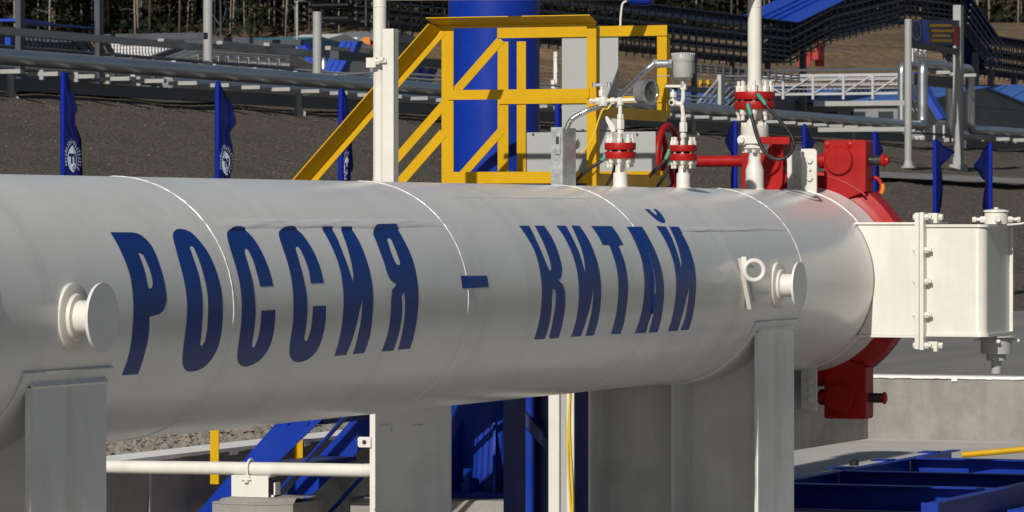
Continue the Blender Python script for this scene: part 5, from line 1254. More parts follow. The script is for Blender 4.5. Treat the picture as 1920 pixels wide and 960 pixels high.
for px, py, w_, h_, m_ in ((10, 97, 9, 10, 'bluesheet'), (22, 80, 5, 20, 'bluesheet'), (46, 80, 6, 4, 'bluesheet'), (52, 81, 12, 5, 'palesheet'), (70, 82, 10, 5, 'bluesheet'), (78, 72, 8, 3, 'palesheet'), (95, 76, 7, 3, 'palesheet'), (112, 78, 6, 4, 'palesheet'), (125, 76, 5, 4, 'bwhite'), (136, 88, 5, 4, 'bwhite')):
    pbeam(px - w_/2, px + w_/2, py - h_/2, py + h_/2, px, m_, dk_, CY + 0.9, 0.1, 'equipment_panel')
MB().box(X_at(-60, CY + 1.2), X_at(165, CY + 1.2), CY + 1.2, CY + 1.4, CREST_Z, Z_at(90, 56, 1, CY + 1.2)).build('back_screen', M['rackdark'], dk_)

# ------------------------------------------------------------------ site buildings and equipment beyond the crest
def pshape(name, label, cat, Y, dy, parts, group=None):
    """a thing on the plane Y built of blocks given as (part, material, px0, px1, py0, py1[, top overhang])"""
    pxm = (parts[0][2] + parts[0][3]) / 2
    t = thing(name, (X_at(pxm, Y), Y, CREST_Z), label, cat, group)
    X = X_at(pxm, Y)
    for i, (nm, m_, p0, p1, y0, y1) in enumerate(parts):
        e = 0.0 if i == 0 else 0.02 + 0.01*i
        pface(p0, p1, y0, y1, X - e, m_, t, dy, nm)
    return t
pshape('equipment_hut', 'grey equipment hut with a white roof edge near the far left', 'hut', 30, 2.0, [('wall', 'bgrey', 112, 148, 103, 150), ('roof_edge', 'bwhite', 110, 150, 98, 104), ('vent', 'bwhite', 125, 136, 92, 97)])
wr = thing('white_railing', (50, 34, CREST_Z), 'bright white railed walkway behind the left trestle', 'walkway')
WX = X_at(265, 33)
for k in range(22):
    px = 204 + k*5.9
    pface(px, px + 2.4, 81 + (k % 3), 101, WX, 'bwhite', wr, 0.05, 'rail_post')
for y in (81, 88, 94): pface(203, 333, y, y + 2.0, WX + 0.06, 'bwhite', wr, 0.04, 'rail')
pface(208, 306, 98, 105, WX + 0.11, 'bwhite', wr, 0.4, 'deck_edge')
pface(222, 300, 105, 130, WX + 0.55, 'bgrey', wr, 1.0, 'base')
# bundle of silver pipes climbing, running level, descending
bp = thing('pipe_bundle', (55, 28, CREST_Z), 'bundle of thin silver pipes climbing and dropping behind the left columns', 'pipe bundle')
for k in range(6):
    Y = 28 + 0.16*k; dy = k*4.2
    P = [(245 + 4*k, 130 + dy*0.4), (367, 88 + dy), (542, 98 + dy*0.9), (605, 132 + dy*0.6), (640, 160 + dy*0.3)]
    pts = [(X_at(px, Y), Y, Z_at(px, py, 1, Y)) for px, py in P]
    MB().tube(pts, 0.022 if k % 2 else 0.03, 8).build('pipe_run', M['palepipe'], bp)
for k in range(9):
    px = 372 + 19*k
    pbeam(px, px + 2, 94, 122, px, 'trusspaint', bp, 28.6, 0.05, 'bracket')
MB().bar((X_at(232, 27.7), 27.7, Z_at(232, 128, 1, 27.7)), (X_at(345, 27.7), 27.7, Z_at(345, 88, 1, 27.7)), 0.10, 0.09).build('inclined_beam', M['rackdark'], bp)
pbeam(365, 545, 117, 124, 450, 'rackdark', bp, 29.2, 0.1, 'lower_beam')
for i, (p0, p1, y0, y1, m_) in enumerate(((400, 415, 124, 140, 'bgrey'), (420, 438, 122, 140, 'palesheet'), (441, 456, 124, 140, 'bgrey'), (458, 472, 121, 140, 'palesheet'), (478, 488, 123, 140, 'bwhite'))):
    pshape('container', 'small ' + ('pale blue' if m_ == 'palesheet' else 'white' if m_ == 'bwhite' else 'dark grey') + ' container, number %s from the left in the row behind the silver pipeline' % ('one', 'two', 'three', 'four', 'five')[i], 'container', 33, 1.2, [('body', m_, p0, p1, y0, y1 + 12), ('lid', 'bgrey', p0 + 1, p1 - 1, y0 - 2, y0)], 'containers behind the pipeline')
pshape('earth_heap', 'rusty brown heap beneath the pipe bundle', 'heap', 36, 2, [('heap_core', 'hill', 508, 545, 128, 142), ('heap_top', 'hill', 516, 538, 124, 130)])
pshape('yellow_loader', 'yellow orange machine behind the leftmost flag', 'machine', 29, 1.4, [('body', 'orange', 92, 112, 152, 166), ('cab', 'orange', 97, 108, 146, 153), ('track', 'black', 88, 114, 164, 172)])
pshape('yellow_drum', 'orange board beyond the low railing left of the first grey column', 'board', 29, 0.4, [('face', 'orange', 194, 201, 152, 168), ('post', 'rackgrey', 201, 204, 150, 172)])
ch = thing('blue_chute', (38, 24, CREST_Z), 'blue sloping sheet behind the first flag at the far left', 'chute')
b = MB(); Y = 24.0
b.prism([(X_at(45, Y), Z_at(45, 142, 1, Y)), (X_at(62, Y), Z_at(62, 142, 1, Y)), (X_at(78, Y), Z_at(78, 167, 1, Y)), (X_at(64, Y), Z_at(64, 167, 1, Y))], 1, Y, Y + 0.8); b.build('sheet', M['bluesheet'], ch)
# camp roofs under the forest
def camp(name, label, Y, p0, p1, yr, yb, mr, mw, extra=()):
    pm = (p0+p1)/2; Xe = X_at(pm, Y); L = 2.5
    yl, yr_ = Y_at(p0, Xe), Y_at(p1, Xe)
    t = thing(name, (Xe, (yl+yr_)/2, 4), label, 'building')
    ze = Z_at(pm, yr + (yb-yr)*0.45, 0, Xe); zr = Z_at(pm, yr, 0, Xe + L); zb = Z_at(pm, yb, 0, Xe)
    MB().box(Xe + 0.15, Xe + 2*L, yr_ + 0.1, yl - 0.1, CREST_Z - 0.4, ze - 0.02).build('wall', M[mw], t, smooth=0)
    MB().prism([(Xe, ze), (Xe + L, zr), (Xe + 2*L + 0.2, ze), (Xe + 2*L + 0.2, ze - 0.06), (Xe, ze - 0.06)], 1, yr_, yl).build('roof', M[mr], t)
    n = max(2, int((yl-yr_)/0.5))
    for k in range(n):
        yy = yr_ + (yl-yr_)*(k+0.5)/n
        MB().box(Xe + 0.10, Xe + 0.17, yy - 0.11, yy + 0.11, zb + (ze-zb)*0.30, zb + (ze-zb)*0.72).build('window', M['glass'], t, smooth=0)
    for i, (nm, m_, q0, q1, a0, a1) in enumerate(extra): pface(q0, q1, a0, a1, Xe - 0.1 - 0.05*i, m_, t, 0.04, nm)
    return t
camp('camp_building', 'long low building with teal and blue roof under the forest', 52, 412, 545, 71, 88, 'teal', 'bgrey', [('blue_eave', 'bluesheet', 450, 548, 79, 83)])
camp('camp_building', 'white cabin with a pale roof left of the second grey column', 56, 512, 592, 65, 96, 'bwhite', 'bwhite', [('stripe', 'bluesheet', 530, 590, 76, 78)])
camp('camp_building', 'grey roofed shed under the trees right of the second grey column', 60, 606, 706, 59, 92, 'bgrey', 'bgrey', [('white_panel', 'bwhite', 655, 670, 70, 80), ('orange_panel', 'orange', 680, 694, 70, 84), ('red_strip', 'redsteel', 672, 705, 84, 92)])
camp('camp_building', 'low shed with a pale roof right below the forest edge, far left', 58, 255, 300, 72, 80, 'bwhite', 'bgrey')
camp('camp_building', 'narrow grey shed roof just left of the first grey column', 58, 306, 385, 74, 82, 'cabinet', 'bgrey')
# blue sloping conveyor covers
def slope_sheet(name, label, Y, quad, dy, m_='bluesheet', frame=True):
    X = X_at(sum(q[0] for q in quad)/4, Y)
    t = thing(name, (X, Y, CREST_Z), label, 'cover')
    P = [(Y_at(px, X), Z_at(px, py, 0, X)) for px, py in quad]
    MB().prism(P, 0, X, X + dy).build('sheet', M[m_], t)
    for f_ in (0.33, 0.66):
        a_ = Vector(P[0]).lerp(Vector(P[1]), f_); c_ = Vector(P[3]).lerp(Vector(P[2]), f_)
        MB().bar((X - 0.012, a_.x, a_.y), (X - 0.012, c_.x, c_.y), 0.02, 0.022).build('seam', M[m_], t)
    return t
slope_sheet('sloping_cover', 'upper bright blue sloping sheet cover left of the white post', 30, [(640, 77), (671, 77), (662, 98), (628, 98)], 0.3)
slope_sheet('sloping_cover', 'lower bright blue sloping sheet cover left of the white post', 29, [(617, 108), (652, 110), (636, 138), (604, 137)], 0.3)
slope_sheet('sloping_cover', 'left small blue sheet cover seen between the stair rails', 31, [(786, 127), (793, 127), (793, 155), (777, 155)], 0.3)
slope_sheet('sloping_cover', 'right small blue sheet cover seen between the stair rails', 31, [(803, 127), (812, 128), (803, 150), (800, 155)], 0.3)
slope_sheet('sloping_cover', 'dark blue sloping duct left of the second grey column', 31, [(550, 79), (566, 79), (592, 110), (580, 122)], 0.3)
pshape('site_block', 'white block pair behind the rising silver pipes, left of the first grey column', 'block', 40, 0.6, [('body', 'bwhite', 330, 345, 98, 112), ('lid', 'bgrey', 328, 347, 95, 98)])
pshape('site_block', 'teal tank block behind the silver pipes, beside the first grey column', 'block', 40, 0.6, [('body', 'teal', 352, 376, 96, 108), ('lid', 'bwhite', 356, 370, 92, 96)])
pshape('site_block', 'pale site box under the level pipes, right of the lattice mast', 'block', 38, 0.8, [('body', 'bwhite', 428, 470, 103, 109), ('lid', 'bluesheet', 430, 460, 100, 103)])
pshape('site_block', 'white site boxes under the level pipes, near the second grey column', 'block', 38, 0.8, [('body', 'bwhite', 478, 512, 103, 108), ('lid', 'palesheet', 486, 506, 99, 103)])
pshape('site_block', 'blue crate row under the level pipes between the grey columns', 'block', 41, 0.8, [('body', 'bluesheet', 512, 545, 104, 112), ('stripe', 'bwhite', 515, 542, 106, 108)])
pshape('site_block', 'white pallet behind the low railing between the grey columns', 'block', 26, 0.5, [('body', 'bwhite', 425, 452, 164, 169), ('load', 'bluesheet', 432, 448, 160, 164)])
pshape('site_block', 'silver pipe stack behind the low railing near the stairs', 'block', 26, 0.5, [('body', 'galv', 655, 705, 186, 200), ('load', 'trusspaint', 668, 700, 180, 186)])
pshape('site_block', 'blue barrel group low at the far left edge', 'block', 25, 0.4, [('body', 'palesheet', 0, 16, 150, 166), ('load', 'bwhite', 0, 12, 158, 162)])
sg = thing('pipe_gallery', (45, 24.5, CREST_Z), 'low gallery of thin dark and pale pipes just behind the silver pipeline, left', 'pipe gallery')
for k, (ya_, m_) in enumerate(((112, 'rackdark'), (118, 'palepipe'), (122, 'rackdark'), (127, 'palepipe'), (146, 'palepipe'), (151, 'rackdark'), (156, 'palepipe'), (161, 'rackdark'))):
    Y = 24.0 + 0.22*k
    z = Z_at(330, ya_, 1, Y)
    MB().tube([(34, Y, z), (50 + (k % 3)*3, Y, z), (52 + (k % 3)*3, Y, z + (0.12 if k % 2 else -0.1)), (74, Y, z + (0.12 if k % 2 else -0.1))], 0.022 if m_ == 'palepipe' else 0.03, 8).build('pipe_run', M[m_], sg)
for k in range(17):
    px = 210 + 38*k
    x = X_at(px, 23.9)
    MB().box(x, x + 0.05, 23.85, 23.93, CREST_Z - 0.3, Z_at(px, 104 + 3.2*k, 1, 23.9)).build('gallery_post', M['trusspaint'] if k % 2 else M['rackdark'], sg, smooth=0)
    MB().box(x + 0.05, x + 0.10, 23.6, 24.4, Z_at(px, 112 + 3.2*k, 1, 23.9), Z_at(px, 109 + 3.2*k, 1, 23.9)).build('gallery_arm', M['rackgrey'], sg, smooth=0)
tb2 = thing('cable_ladder', (88, 27.5, CREST_Z), 'dark ladder of cables on posts under the high rack, right of the transmitter', 'cable ladder')
for k, ya_ in enumerate((122, 128, 133, 181, 187)):
    Y = 27.5 + 0.15*k
    pbeam(1235, 1350 if k > 2 else 1500, ya_, ya_ + 2.4, 1310, 'rackdark', tb2, Y, 0.06, 'ladder_rail')
for px in range(1246, 1500, 14): pbeam(px, px + 1.6, 118, 138, 1310, 'rackdark', tb2, 27.4, 0.05, 'ladder_rung')
tk = thing('tank_cap', (X_at(607, 40), 40, CREST_Z), 'small silver domed tank right of the second grey column', 'tank')
MB().lathe((X_at(607, 40), 40, CREST_Z), (0, 0, 1), [(0, 0.12), (Z_at(607, 122, 1, 40) - CREST_Z, 0.12), (Z_at(607, 112, 1, 40) - CREST_Z, 0.08), (Z_at(607, 107, 1, 40) - CREST_Z, 0.02)], 20).build('tank_shell', M['clad'], tk)
# lamp post and lattice mast
lpX, lpY = X_at(557, 44), 44
lpo = thing('lamp_post', (lpX, lpY, CREST_Z), 'slim grey lamp post in front of the forest', 'lamp post')
MB().cyl((lpX, lpY, CREST_Z), (lpX, lpY, Z_at(557, 8, 1, lpY)), 0.045, 0.03, n=8).build('pole', M['rackgrey'], lpo)
MB().tube(spline([(lpX, lpY, Z_at(557, 8, 1, lpY)), (lpX + 0.1, lpY, Z_at(557, 2, 1, lpY)), (lpX + 1.2, lpY, Z_at(572, 1, 1, lpY))]), 0.03, 8).build('arm', M['rackgrey'], lpo)
mx_, my_ = X_at(408, 48), 48
ms = thing('lattice_mast', (mx_, my_, CREST_Z), 'thin dark lattice mast beside the first grey column', 'mast')
for sx in (-0.14, 0.14):
    for sy in (-0.14, 0.14):
        MB().bar((mx_ + sx*1.6, my_ + sy*1.6, CREST_Z), (mx_ + sx*0.8, my_ + sy*0.8, 16), 0.03, 0.03).build('mast_leg', M['rackdark'], ms)
b = MB()
for k in range(22):
    z0 = CREST_Z + k*0.55; s = 1 if k % 2 else -1
    b.bar((mx_ - 0.2*s, my_ - 0.2, z0), (mx_ + 0.2*s, my_ - 0.2, z0 + 0.55), 0.02, 0.02).bar((mx_ - 0.2, my_ - 0.2*s, z0), (mx_ - 0.2, my_ + 0.2*s, z0 + 0.55), 0.02, 0.02)
b.build('lacing', M['rackdark'], ms)

# ------------------------------------------------------------------ high cable rack crossing the picture
RY, RW = 30.0, 1.2
rk = thing('cable_rack', (90, RY, CREST_Z), 'long dark elevated cable rack with stacked trays rising to a hump on the right', 'cable rack')
BOT = [(67, 6.03), (97.2, 6.12), (101.2, 6.92), (108.75, 7.78), (114.6, 7.85), (118.4, 6.55), (150, 6.45)]
HT = 1.08
def bot(x):
    for (a_, za), (b_, zb_) in zip(BOT, BOT[1:]):
        if a_ <= x <= b_: return za + (zb_-za)*(x-a_)/(b_-a_)
    return BOT[-1][1]
for lv, hh, ww in ((0.0, 0.05, 0.05), (0.14, 0.045, 0.05), (0.28, 0.045, 0.05), (0.42, 0.04, 0.05), (0.62, 0.07, 0.07), (0.84, 0.06, 0.06)):
    for yy in (RY, RY + RW):
        b = MB()
        for (a_, za), (c_, zc_) in zip(BOT, BOT[1:]):
            b.bar((a_, yy, za + lv), (c_, yy, zc_ + lv), ww, hh)
        b.build('tray_rail', M['rackdark'], rk)
    if lv not in (0.0, 0.28, 0.62): continue
    b = MB()
    for (a_, za), (c_, zc_) in zip(BOT, BOT[1:]):
        b.bar((a_, RY + RW*0.5, za + lv + 0.03), (c_, RY + RW*0.5, zc_ + lv + 0.03), RW*0.72, 0.035)
    b.build('cable_layer', M['black'], rk)
b = MB(); x = 67.5
while x < 148:
    z = bot(x)
    for yy in (RY - 0.03, RY + RW + 0.03): b.bar((x, yy, z - 0.14), (x, yy, z + HT - 0.04), 0.035, 0.035)
    b.bar((x + 0.2, RY - 0.1, z - 0.03), (x + 0.2, RY + RW + 0.1, z - 0.03), 0.03, 0.03)
    x += 0.62
o = b.build('tray_hangers', M['rackdark'], rk, smooth=0); o['kind'] = 'stuff'
b = MB()
for (a_, za), (c_, zc_) in zip(BOT, BOT[1:]):
    if (a_, c_) == (97.2, 101.2): continue
    b.bar((a_, RY + RW/2, za + HT), (c_, RY + RW/2, zc_ + HT), RW + 0.5, 0.03)
b.build('roof_sheet', M['navy'], rk)  # unlit level runs of the blue roof, darkened to navy
# the steep section catches the sun, so its roof is coloured bright blue
b = MB(); b.bar((96.9, RY + RW/2, 6.12 + HT + 0.02), (101.6, RY + RW/2, 7.02 + HT + 0.02), RW + 0.9, 0.03); b.build('roof_sheet', M['bluesheet'], rk, label='rising roof section, its sunlit face coloured bright blue')
for f_ in (0.35, 0.5, 0.65):
    yy = RY - 0.45 + (RW + 0.9)*f_
    MB().bar((96.9, yy, 6.12 + HT + 0.06), (101.6, yy, 7.02 + HT + 0.06), 0.04, 0.05).build('roof_seam', M['bluesheet'], rk)
for px, w_ in ((940, 10), (1130, 10), (1309, 9), (1380, 8), (1447, 9)):
    x = X_at(px, RY); D = (Vector((x, RY, 0)) - CAM).dot(FW); r_ = w_*D/8247.41/2
    MB().box(x - r_, x + r_, RY + 0.05, RY + 0.05 + 2*r_, CREST_Z - 0.4, bot(x) - 0.03).build('column', M['rackdark'], rk)
for px, w_ in ((1514, 11),):
    x = X_at(px, RY); D = (Vector((x, RY, 0)) - CAM).dot(FW); r_ = w_*D/8247.41/2
    MB().box(x - r_, x + r_, RY + 0.05, RY + 0.05 + 2*r_, CREST_Z - 0.4, bot(x) + 0.5).build('column', M['rackdark'], rk)
pbeam(1275, 1480, 163, 173, 1310, 'rackdark', rk, RY - 0.2, 0.2, 'tie_beam')
pbeam(1240, 1420, 213, 217, 1310, 'rackdark', rk, RY - 0.4, 0.2, 'tie_beam')
for px in (1834, 1863, 1906, 1940):
    x = X_at(px, RY); MB().box(x - 0.09, x + 0.09, RY, RY + 0.18, CREST_Z - 0.4, bot(x) - 0.03).build('column', M['rackdark'], rk)
pbeam(1800, 1960, 198, 208, 1880, 'rackdark', rk, RY - 0.2, 0.2, 'tie_beam')
pbeam(1790, 1960, 243, 255, 1850, 'rackdark', rk, RY - 0.6, 0.2, 'tie_beam')
# inclined trays dropping at the hump's right end
for k in range(5):
    MB().bar((114.7 + k*0.12, RY - 0.25, 7.9 + 0.2*k), (118.5 + k*0.1, RY - 0.25, 6.6 + 0.2*k), 0.04, 0.05).build('drop_rail', M['rackdark'], rk)

# second, nearer grey portal at the right with the banner
px1, px2 = 1703, 1797
g1 = thing('portal_column', (67.4, 17.85, 2.7), 'tall pale grey round column on the slope, right of the red lug', 'column')
def slope_pt(px, py):
    k = (CREST_Z - GRD)/(CREST_Y - TOE_Y)
    d = FW + RT*((px - 960)/8247.41) + Vector((0, 0, (HOR - py)/8247.41))
    t = (GRD + k*(CAM.y - TOE_Y) - CAM.z)/(d.z - k*d.y)
    return CAM + d*t
c1 = slope_pt(1703, 315); c2 = slope_pt(1797, 313)
g1.location = c1; ROOT[g1.name] = tuple(c1)
D = (c1 - CAM).dot(FW); r_ = 6.9*D/8247.41
MB().cyl((c1.x, c1.y, c1.z - 0.4), (c1.x, c1.y, c1.z + (315-36)*D/8247.41), r_, n=20).build('shaft', M['rackgrey'], g1)
MB().lathe((c1.x, c1.y, c1.z), (0, 0, 1), [(0, r_*2), (0.04, r_*2), (0.04, r_*1.4), (0.16, r_*1.05)], 12).build('foot', M['rackgrey'], g1)
g2 = thing('portal_column', c2, 'grey square column on the slope right of the pale round one', 'column')
D2 = (c2 - CAM).dot(FW); r_ = 7*D2/8247.41
MB().box(c2.x - 0.12, c2.x + 0.12, c2.y - r_*1.05, c2.y + r_*1.05, c2.z - 0.4, c2.z + (313-10)*D2/8247.41).build('shaft', M['rackgrey'], g2)
MB().box(c2.x - 0.2, c2.x + 0.2, c2.y - r_*1.8, c2.y + r_*1.8, c2.z - 0.1, c2.z + 0.05).build('foot', M['rackgrey'], g2)
zz0, zz1 = c1.z + (315-88)*D/8247.41, c1.z + (315-77)*D/8247.41
be = thing('portal_beam', (c1.x, c1.y, zz0), 'dark beam joining the two columns under the banner', 'beam')
MB().bar((c1.x + 0.05, c1.y, (zz0+zz1)/2), (c2.x, c2.y, (zz0+zz1)/2 + 0.01), 0.10, 0.13).build('beam_body', M['rackdark'], be)
zl = c1.z + (315-242)*D/8247.41
b2 = thing('portal_beam', (c1.x, c1.y, zl), 'lower grey beam running left from the pale round column', 'beam')
MB().bar((c1.x, Y_at(1535, c1.x), zl), (c1.x, c1.y + 0.07, zl), 0.08, 0.09).build('beam_body', M['rackgrey'], b2)
zl2 = c1.z + (315-193)*D/8247.41
b3 = thing('portal_beam', (c1.x, c1.y, zl2), 'upper grey beam with a stub, running left from the pale round column', 'beam')
MB().bar((c1.x, Y_at(1548, c1.x), zl2), (c1.x, c1.y + 0.07, zl2), 0.08, 0.10).build('beam_body', M['rackgrey'], b3)
MB().bar((c1.x + 0.3, Y_at(1520, c1.x), zl2 + 0.01), (c1.x + 0.02, Y_at(1550, c1.x), zl2 + 0.01), 0.08, 0.12).build('beam_stub', M['rackdark'], b3)
# banner on the portal
bn0 = Vector((c1.x + 0.4, c1.y + 0.05, 0)); BYn = c1.y + 0.25
def bnq(px, py): return (X_at(px, BYn), Z_at(px, py, 1, BYn))
bn = thing('banner', (X_at(1750, BYn), BYn, zz1), 'dark banner with a round emblem, a blue stripe and yellow lettering under the rack', 'banner')
MB().prism([bnq(1704, 36), bnq(1800, 38), bnq(1800, 86), bnq(1704, 80)], 1, BYn, BYn + 0.05).build('panel', M['navy'], bn)
MB().prism([bnq(1728, 37), bnq(1738, 37), bnq(1742, 82), bnq(1733, 82)], 1, BYn - 0.02, BYn - 0.003).build('stripe', M['bluesheet'], bn)
MB().prism([bnq(1786, 50), bnq(1798, 48), bnq(1798, 86), bnq(1790, 85)], 1, BYn - 0.02, BYn - 0.003).build('red_end', M['redsteel'], bn)
cx, cz = bnq(1717, 56); rx = X_at(1727, BYn) - cx; rz = Z_at(1717, 36, 1, BYn) - cz
b = MB(); n = 28
for rr in (1.0, 0.80):
    for k in range(n): b.v.append((cx + rx*rr*math.cos(2*math.pi*k/n), BYn - 0.012, cz + rz*rr*math.sin(2*math.pi*k/n)))
for k in range(n): b.f.append((k, (k+1) % n, n + (k+1) % n, n + k))
b.build('emblem_ring', M['emblem'], bn)
b = MB()
for (pa, pb_, y_) in ((1744, 1784, 46), (1744, 1786, 56), (1748, 1780, 65), (1744, 1784, 74)):
    q = pa
    while q < pb_:
        wq = rnd.choice((2, 2.6, 3.2))
        x0, z0 = bnq(q, y_ + 4.5); x1, z1_ = bnq(q + wq, y_)
        b.box(x0, x1, BYn - 0.012, BYn - 0.006, z0, z1_); q += wq + 1.1
b.build('lettering', M['yellow'], bn, smooth=0, kind='stuff')

# light grey lattice footbridge and blue roofs on the right
tb = thing('lattice_bridge', (75, 24, CREST_Z), 'light grey lattice girder bridge behind the vent valve', 'bridge')
LX = 92.0
for i, (y0, y1) in enumerate(((139, 144), (148.5, 151), (158.5, 161), (174, 178.5))): pface(1354, 1692, y0, y1, LX + 0.002*i, 'trusspaint', tb, 0.08, 'chord')
xs = [1357, 1412, 1468, 1524, 1581, 1636, 1690]
zt_, zb_ = Z_at(1520, 142, 0, LX), Z_at(1520, 176, 0, LX)
for px in xs: pface(px - 2.2, px + 2.2, 139, 186, LX - 0.03, 'trusspaint', tb, 0.03, 'upright')
for i, (pa, pb_) in enumerate(zip(xs, xs[1:])):
    za, zc2 = (zb_, zt_) if i >= 2 else (zt_, zb_)
    MB().bar((LX - 0.02, Y_at(pa, LX), za), (LX - 0.02, Y_at(pb_, LX), zc2), 0.03, 0.035).build('diagonal', M['trusspaint'], tb)
for px in range(1362, 1690, 9): pface(px, px + 1.3, 150, 178, LX + 1.2, 'rackdark', tb, 0.03, 'baluster')
for y in (146, 156, 166): pface(1354, 1692, y, y + 1.4, LX + 1.2, 'trusspaint', tb, 0.03, 'rear_rail')
pface(1350, 1705, 129, 133.5, LX + 2.0, 'rackdark', tb, 0.1, 'rear_beam')
pst = thing('stair_pipes', (70, 27, CREST_Z), 'fan of parallel silver pipes sloping down left of the vent valve', 'pipes')
for k in range(7):
    Y = 27 + 0.05*k
    MB().tube([(X_at(1290 + 11*k, Y), Y, Z_at(1290 + 11*k, 215, 1, Y)), (X_at(1352 + 6*k, Y), Y, Z_at(1352 + 6*k, 143 + 7*k, 1, Y)), (X_at(1420, Y), Y, Z_at(1420, 145 + 7*k, 1, Y))], 0.03, 8).build('pipe_run', M['palepipe'] if k % 2 else M['trusspaint'], pst)
pbeam(1352, 1360, 140, 245, 1356, 'trusspaint', pst, 26.9, 0.1, 'post')
sp_ = thing('stair_pipes', (80, 27, CREST_Z), 'fan of silver pipes sloping down right of the pale round column', 'pipes')
for k in range(7):
    Y = 25 + 0.06*k
    MB().tube([(X_at(1704, Y), Y, Z_at(1704, 140 + 12*k, 1, Y)), (X_at(1757 - 4*k, Y), Y, Z_at(1757 - 4*k, 228 + 4*k, 1, Y)), (X_at(1800, Y), Y, Z_at(1800, 230 + 4*k, 1, Y))], 0.032, 8).build('pipe_run', M['palepipe'] if k % 2 else M['trusspaint'], sp_)
for px in (1753, 1771, 1788): pbeam(px, px + 2, 235, 280, px, 'trusspaint', sp_, 24.9, 0.05, 'post')
slope_sheet('stair_cover', 'bright blue stepped stair cover beside the pipe loop on the right', 27.5, [(1707, 138), (1716, 135), (1768, 222), (1755, 226)], 0.6)
def bigroof(name, label, Xe, p0, p1, yt, ye, yb, m_):
    """hall whose sheeted roof falls towards -X; p0..p1 is its eave line in the survey"""
    yl, yr = Y_at(p0, Xe), Y_at(p1, Xe); pm = (p0+p1)/2; L = 7.0
    ze, zb = Z_at(pm, ye, 0, Xe), Z_at(pm, yb, 0, Xe)
    zt_ = Z_at(pm, yt, 0, Xe + L)
    t = thing(name, (Xe, (yl+yr)/2, CREST_Z), label, 'building')
    MB().box(Xe + 0.3, Xe + 2*L - 0.3, yr + 0.1, yl - 0.1, CREST_Z - 0.5, ze - 0.03).build('wall', M['bgrey'], t, smooth=0)
    n = max(4, int((yl-yr)/0.75))
    for k in range(n):
        ya, yb2 = yr + (yl-yr)*k/n, yr + (yl-yr)*(k+1)/n - 0.05
        sk_ = 0.0
        MB().add([(Xe, ya, ze), (Xe, yb2, ze), (Xe + L, yb2, zt_), (Xe + L, ya, zt_), (Xe, ya, ze + 0.05), (Xe, yb2, ze + 0.05), (Xe + L, yb2, zt_ + 0.05), (Xe + L, ya, zt_ + 0.05)], [(0, 3, 2, 1), (4, 5, 6, 7), (0, 1, 5, 4), (1, 2, 6, 5), (2, 3, 7, 6), (3, 0, 4, 7)]).build('roof_panel', M[m_], t, smooth=0)
    MB().prism([(Xe + L, zt_), (Xe + 2*L, ze), (Xe + 2*L, ze - 0.05), (Xe + L, zt_ - 0.05)], 1, yr, yl).build('rear_roof', M[m_], t)
    MB().prism([(Xe + 0.02, ze - 0.02), (Xe + L, zt_ - 0.03), (Xe + 2*L - 0.02, ze - 0.02)], 1, yr + 0.12, yl - 0.12).build('roof_core', M['bgrey'], t)
    for k in range(n):
        yy = yr + (yl-yr)*(k+0.5)/n
        MB().box(Xe + 0.26, Xe + 0.32, yy - 0.22, yy + 0.22, zb + (ze-zb)*0.35, zb + (ze-zb)*0.75).build('window', M['glass'], t, smooth=0)
    return t
bigroof('blue_roof_hall', 'wide hall with a pale blue pitched roof behind the lattice bridge', 102, 1370, 1735, 168, 192, 262, 'palesheet')
bigroof('blue_roof_hall', 'pale blue roofed hall behind the transmitter', 95, 1090, 1352, 168, 204, 250, 'palesheet')
bigroof('blue_roof_hall', 'tall pale blue roofed hall at the right edge', 112, 1622, 1885, 163, 224, 262, 'palesheet')
pshape('site_cabin', 'dark blue site cabin with a white door left of the vent valve', 'cabin', 32, 1.6, [('body', 'bluesheet', 1310, 1372, 222, 262), ('door', 'bwhite', 1329, 1336, 228, 250), ('window', 'glass', 1345, 1352, 230, 240)])
pshape('site_cabin', 'pale blue site cabin with a window right of the vent valve', 'cabin', 32, 1.6, [('body', 'palesheet', 1500, 1600, 232, 275), ('window', 'glass', 1522, 1536, 244, 258), ('lower_band', 'bwhite', 1500, 1600, 262, 272), ('door', 'bluesheet', 1540, 1548, 246, 272)])
wf = thing('white_railing', (X_at(1650, 30), 30, CREST_Z), 'white railing below the pale blue hall, right of the big red lug', 'railing')
WX2 = 96.0
for k in range(16):
    px = 1606 + 8*k; pface(px, px + 1.8, 256, 272, WX2, 'bwhite', wf, 0.04, 'rail_post')
for y in (256, 264): pface(1604, 1732, y, y + 1.6, WX2 + 0.05, 'bwhite', wf, 0.04, 'rail')
pface(1604, 1736, 268, 276, WX2 + 0.1, 'bwhite', wf, 0.3, 'plinth')
pshape('white_tank', 'white rounded tank car behind the rightmost pipes', 'tank', 31, 1.2, [('body', 'bwhite', 1770, 1794, 250, 268), ('dome', 'bwhite', 1777, 1786, 246, 251)])
pshape('white_container', 'white pallet stack right of the white tank at the right edge', 'stack', 31, 1.2, [('body', 'bwhite', 1838, 1905, 254, 270), ('top', 'bgrey', 1850, 1890, 249, 254)])
pshape('white_container', 'long white container roof below the tie beam at the right edge', 'container', 33, 1.5, [('body', 'bwhite', 1838, 1890, 226, 232), ('rim', 'bgrey', 1842, 1886, 232, 238)])
